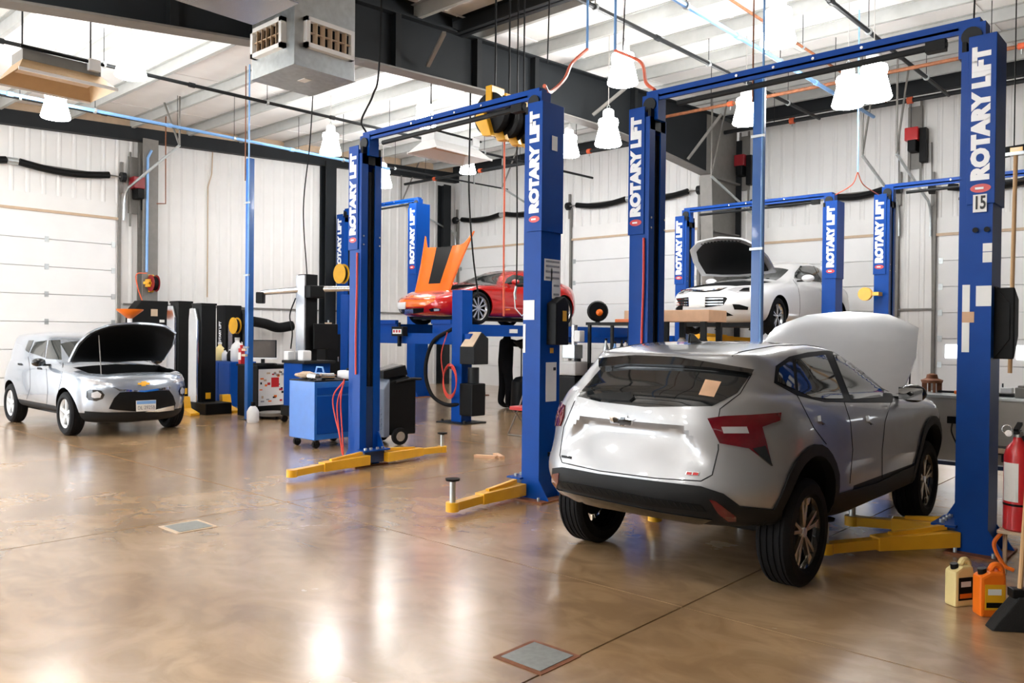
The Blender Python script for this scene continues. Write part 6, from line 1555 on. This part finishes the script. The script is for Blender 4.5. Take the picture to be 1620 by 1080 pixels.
# reels above the lift with empty arms
rt = [atd(783, 182, 10.0), atd(805, 192, 10.6), atd(828, 202, 11.2)]
for i, p in enumerate(rt):
    t = thing('hose_reel', ['yellow and black hose reel at the open end of the row under the roof', 'yellow and black hose reel in the middle of the row under the roof', 'yellow and black hose reel behind the mast with the black control box'][i], 'reel', p, R(0))
    reel(t, .26, .2, 'black', 'Y'); MB().prism([(-.20, -.06), (-.05, -.28), (.10, -.3), (.02, -.08), (-.1, .1)], -.17, -.09, 'Y').build('guide_arm', 'yellow', t, bevel=.01); MB().prism([(-.2, -.1), (-.02, -.3), (.1, -.3), (.0, -.05)], .08, .16, 'Y').build('guide_arm', 'yellow', t, bevel=.01)
    MB().bb((-.05, -.12, .1), (.05, .12, .34)).build('mount', 'yellow', t, bevel=.01); MB().cyl((0, 0, .34), (0, 0, zroof(p.y) - p.z - .02), .012, 8).build('drop_rod', 'dark_steel', t)
# flange braces between big beam and purlins
for i, ((a, b), (c_, d_)) in enumerate((((938, 182), (1003, 128)), ((677, 104), (703, 52)), ((1088, 252), (1142, 180)))):
    A = atX(a, b, -8.9); y = A.y + .1; B_ = atX(c_, d_, -8.2); 
    tag(MB().beam(A, B_, .05, .05).build('flange_brace', 'grey_steel'), ['pale diagonal brace from the beam near the hanging lamp', 'pale diagonal brace from the beam beside the cross beam', 'pale diagonal brace from the beam near the deep column'][i], 'brace')
# door tracks running into the room, opener boxes
def door_track(axis, pos, u, h, out, label, L=2.4, rise=.5):
    t = thing('door_track', label, 'track', (pos, u, h) if axis == 'X' else (u, pos, h))
    def P(d, z): return Vector((d, 0, z)) if axis == 'X' else Vector((0, -d, z))
    pts = [P(.1, 0), P(.14, .45), P(.3, .68), P(.7, .8), P(L, .8 + rise)]
    MB().tube(bez(pts, 5), .028, 6).build('rail', 'galv', t, smooth=True)
    e = pts[-1]; yy = u if axis == 'X' else pos - L
    zz = zroof(yy) - h
    MB().beam(e, Vector((e.x, e.y, zz)), .03, .03).build('hanger', 'grey_steel', t)
    MB().beam(e, (P(L - .7, 0).xy.to_3d() + Vector((0, 0, zz))), .03, .03).build('diagonal', 'grey_steel', t)
    return t
door_track('X', XW, 7.72, 4.1, -1, 'galvanised door track rising from the white door beside the grey column', 2.8, .5)
door_track('Y', YW, -18.8, 4.2, 1, 'galvanised door track in the corner behind the red sports car', 2.4)
door_track('Y', YW, -14.65, 4.2, 1, 'galvanised door track behind the mast with the black control box', 2.4)
door_track('Y', YW, -8.5, 3.75, 1, 'galvanised door track beside the deep column', 2.4)
door_track('Y', YW, -5.35, 3.75, 1, 'galvanised door track at the pier with the red opener', 2.4)
door_track('Y', YW, -4.74, 3.7, 1, 'galvanised door track beyond the red opener', 2.4)
def opener(loc, rz, label, m='red'):
    t = thing('door_opener', label, 'door opener', loc, rz)
    MB().bb((-.13, -.3, -.05), (.13, -.02, .22)).build('motor_cover', m, t, bevel=.02); MB().bb((-.06, -.34, -.28), (.1, -.04, -.05)).build('gearbox', 'black', t, bevel=.02); MB().bb((.13, -.2, -.5), (.26, -.01, .2)).build('chain_guard', 'black', t, bevel=.01); MB().bb((-.14, -.02, -.6), (.14, .0, .7)).build('mounting_rail', 'grey_steel', t)
    for x in (-.1, .12): MB().bb((x - .02, -.05, -.9), (x + .02, -.02, .8)).build('strut', 'grey_steel', t)
    return t
opener(atX(212, 297, XW + .06) , R(90), 'dark red door opener on the white wall beside the grey column', 'dark_red')
opener(atY(1448, 222, YW - .06), 0, 'red and black door opener on the pier between the far white doors', 'red')
opener(atY(1178, 262, YW - .06), 0, 'dark red door opener beside the deep column', 'dark_red')
# conduits on the walls
def conduit(pts, label, X=None, Y=None, r=.014, m='grey_steel'): return tag(MB().tube(wp(pts, X=X, Y=Y), r, 6).build('conduit', m, smooth=True), label, 'conduit')
conduit([(337, 228), (335, 275), (329, 296), (328, 470)], 'thin brown conduit running down the white wall behind the mobile lifts', X=XW + .045, m='tan')
q = wp([(262, 260), (262, 322), (248, 322)], X=XW + 1.0); tag(MB().tube([Vector((q[0].x, q[0].y, zroof(q[0].y) - .01))] + q, .014, 6).build('conduit', 'rust', smooth=True), 'short dark pipe hanging beside the grey column', 'conduit')
conduit([(240, 238), (234, 250), (232, 430)], 'blue air pipe down the grey wall column', X=XW + .36, r=.03, m='pipe_blue')
conduit([(1422, 210), (1422, 500)], 'thin conduit down the pier between the far white doors', Y=YW - .035)
conduit([(1474, 225), (1475, 600)], 'second conduit down the pier between the far white doors', Y=YW - .06)
cable('air_line', [Vector((atd(1357, 190, 12.5).x, atd(1357, 190, 12.5).y, zroof(atd(1357, 190, 12.5).y) - .02)), atd(1357, 272, 12.5)], .012, 'pipe_blue', 'pale blue air line dropping between the two far lifts', 'hose')
cable('air_line', [atd(1357, 272, 12.5), atd(1348, 292, 12.7), atd(1322, 308, 13.2)], .008, 'hose_orange', 'thin orange air line curling to the lift of the white sedan', 'hose')
cable('air_line', [atd(1357, 272, 12.5), atd(1366, 292, 12.7), atd(1390, 308, 13.3)], .008, 'hose_orange', 'thin orange air line curling to the lift with the small yellow reel', 'hose')
for i, (a, b, d, lb) in enumerate(((875, 866, 9.0, 'black cord hanging to the big beam before the hose'), (986, 985, 10.5, 'black cord hanging to the bright lamp over the lift mast'), (1540, 1540, 6.9, 'black cord dropping to the top of lift 15'))):
    y1 = (100, 88, 48)[i]; p1 = atd(b, y1, d); p0 = Vector((p1.x + .05, p1.y, zroof(p1.y) - .02)); tag(MB().tube([p0, (p0 + p1) / 2, p1], .008, 6).build('power_cable', 'cable'), lb, 'cable')
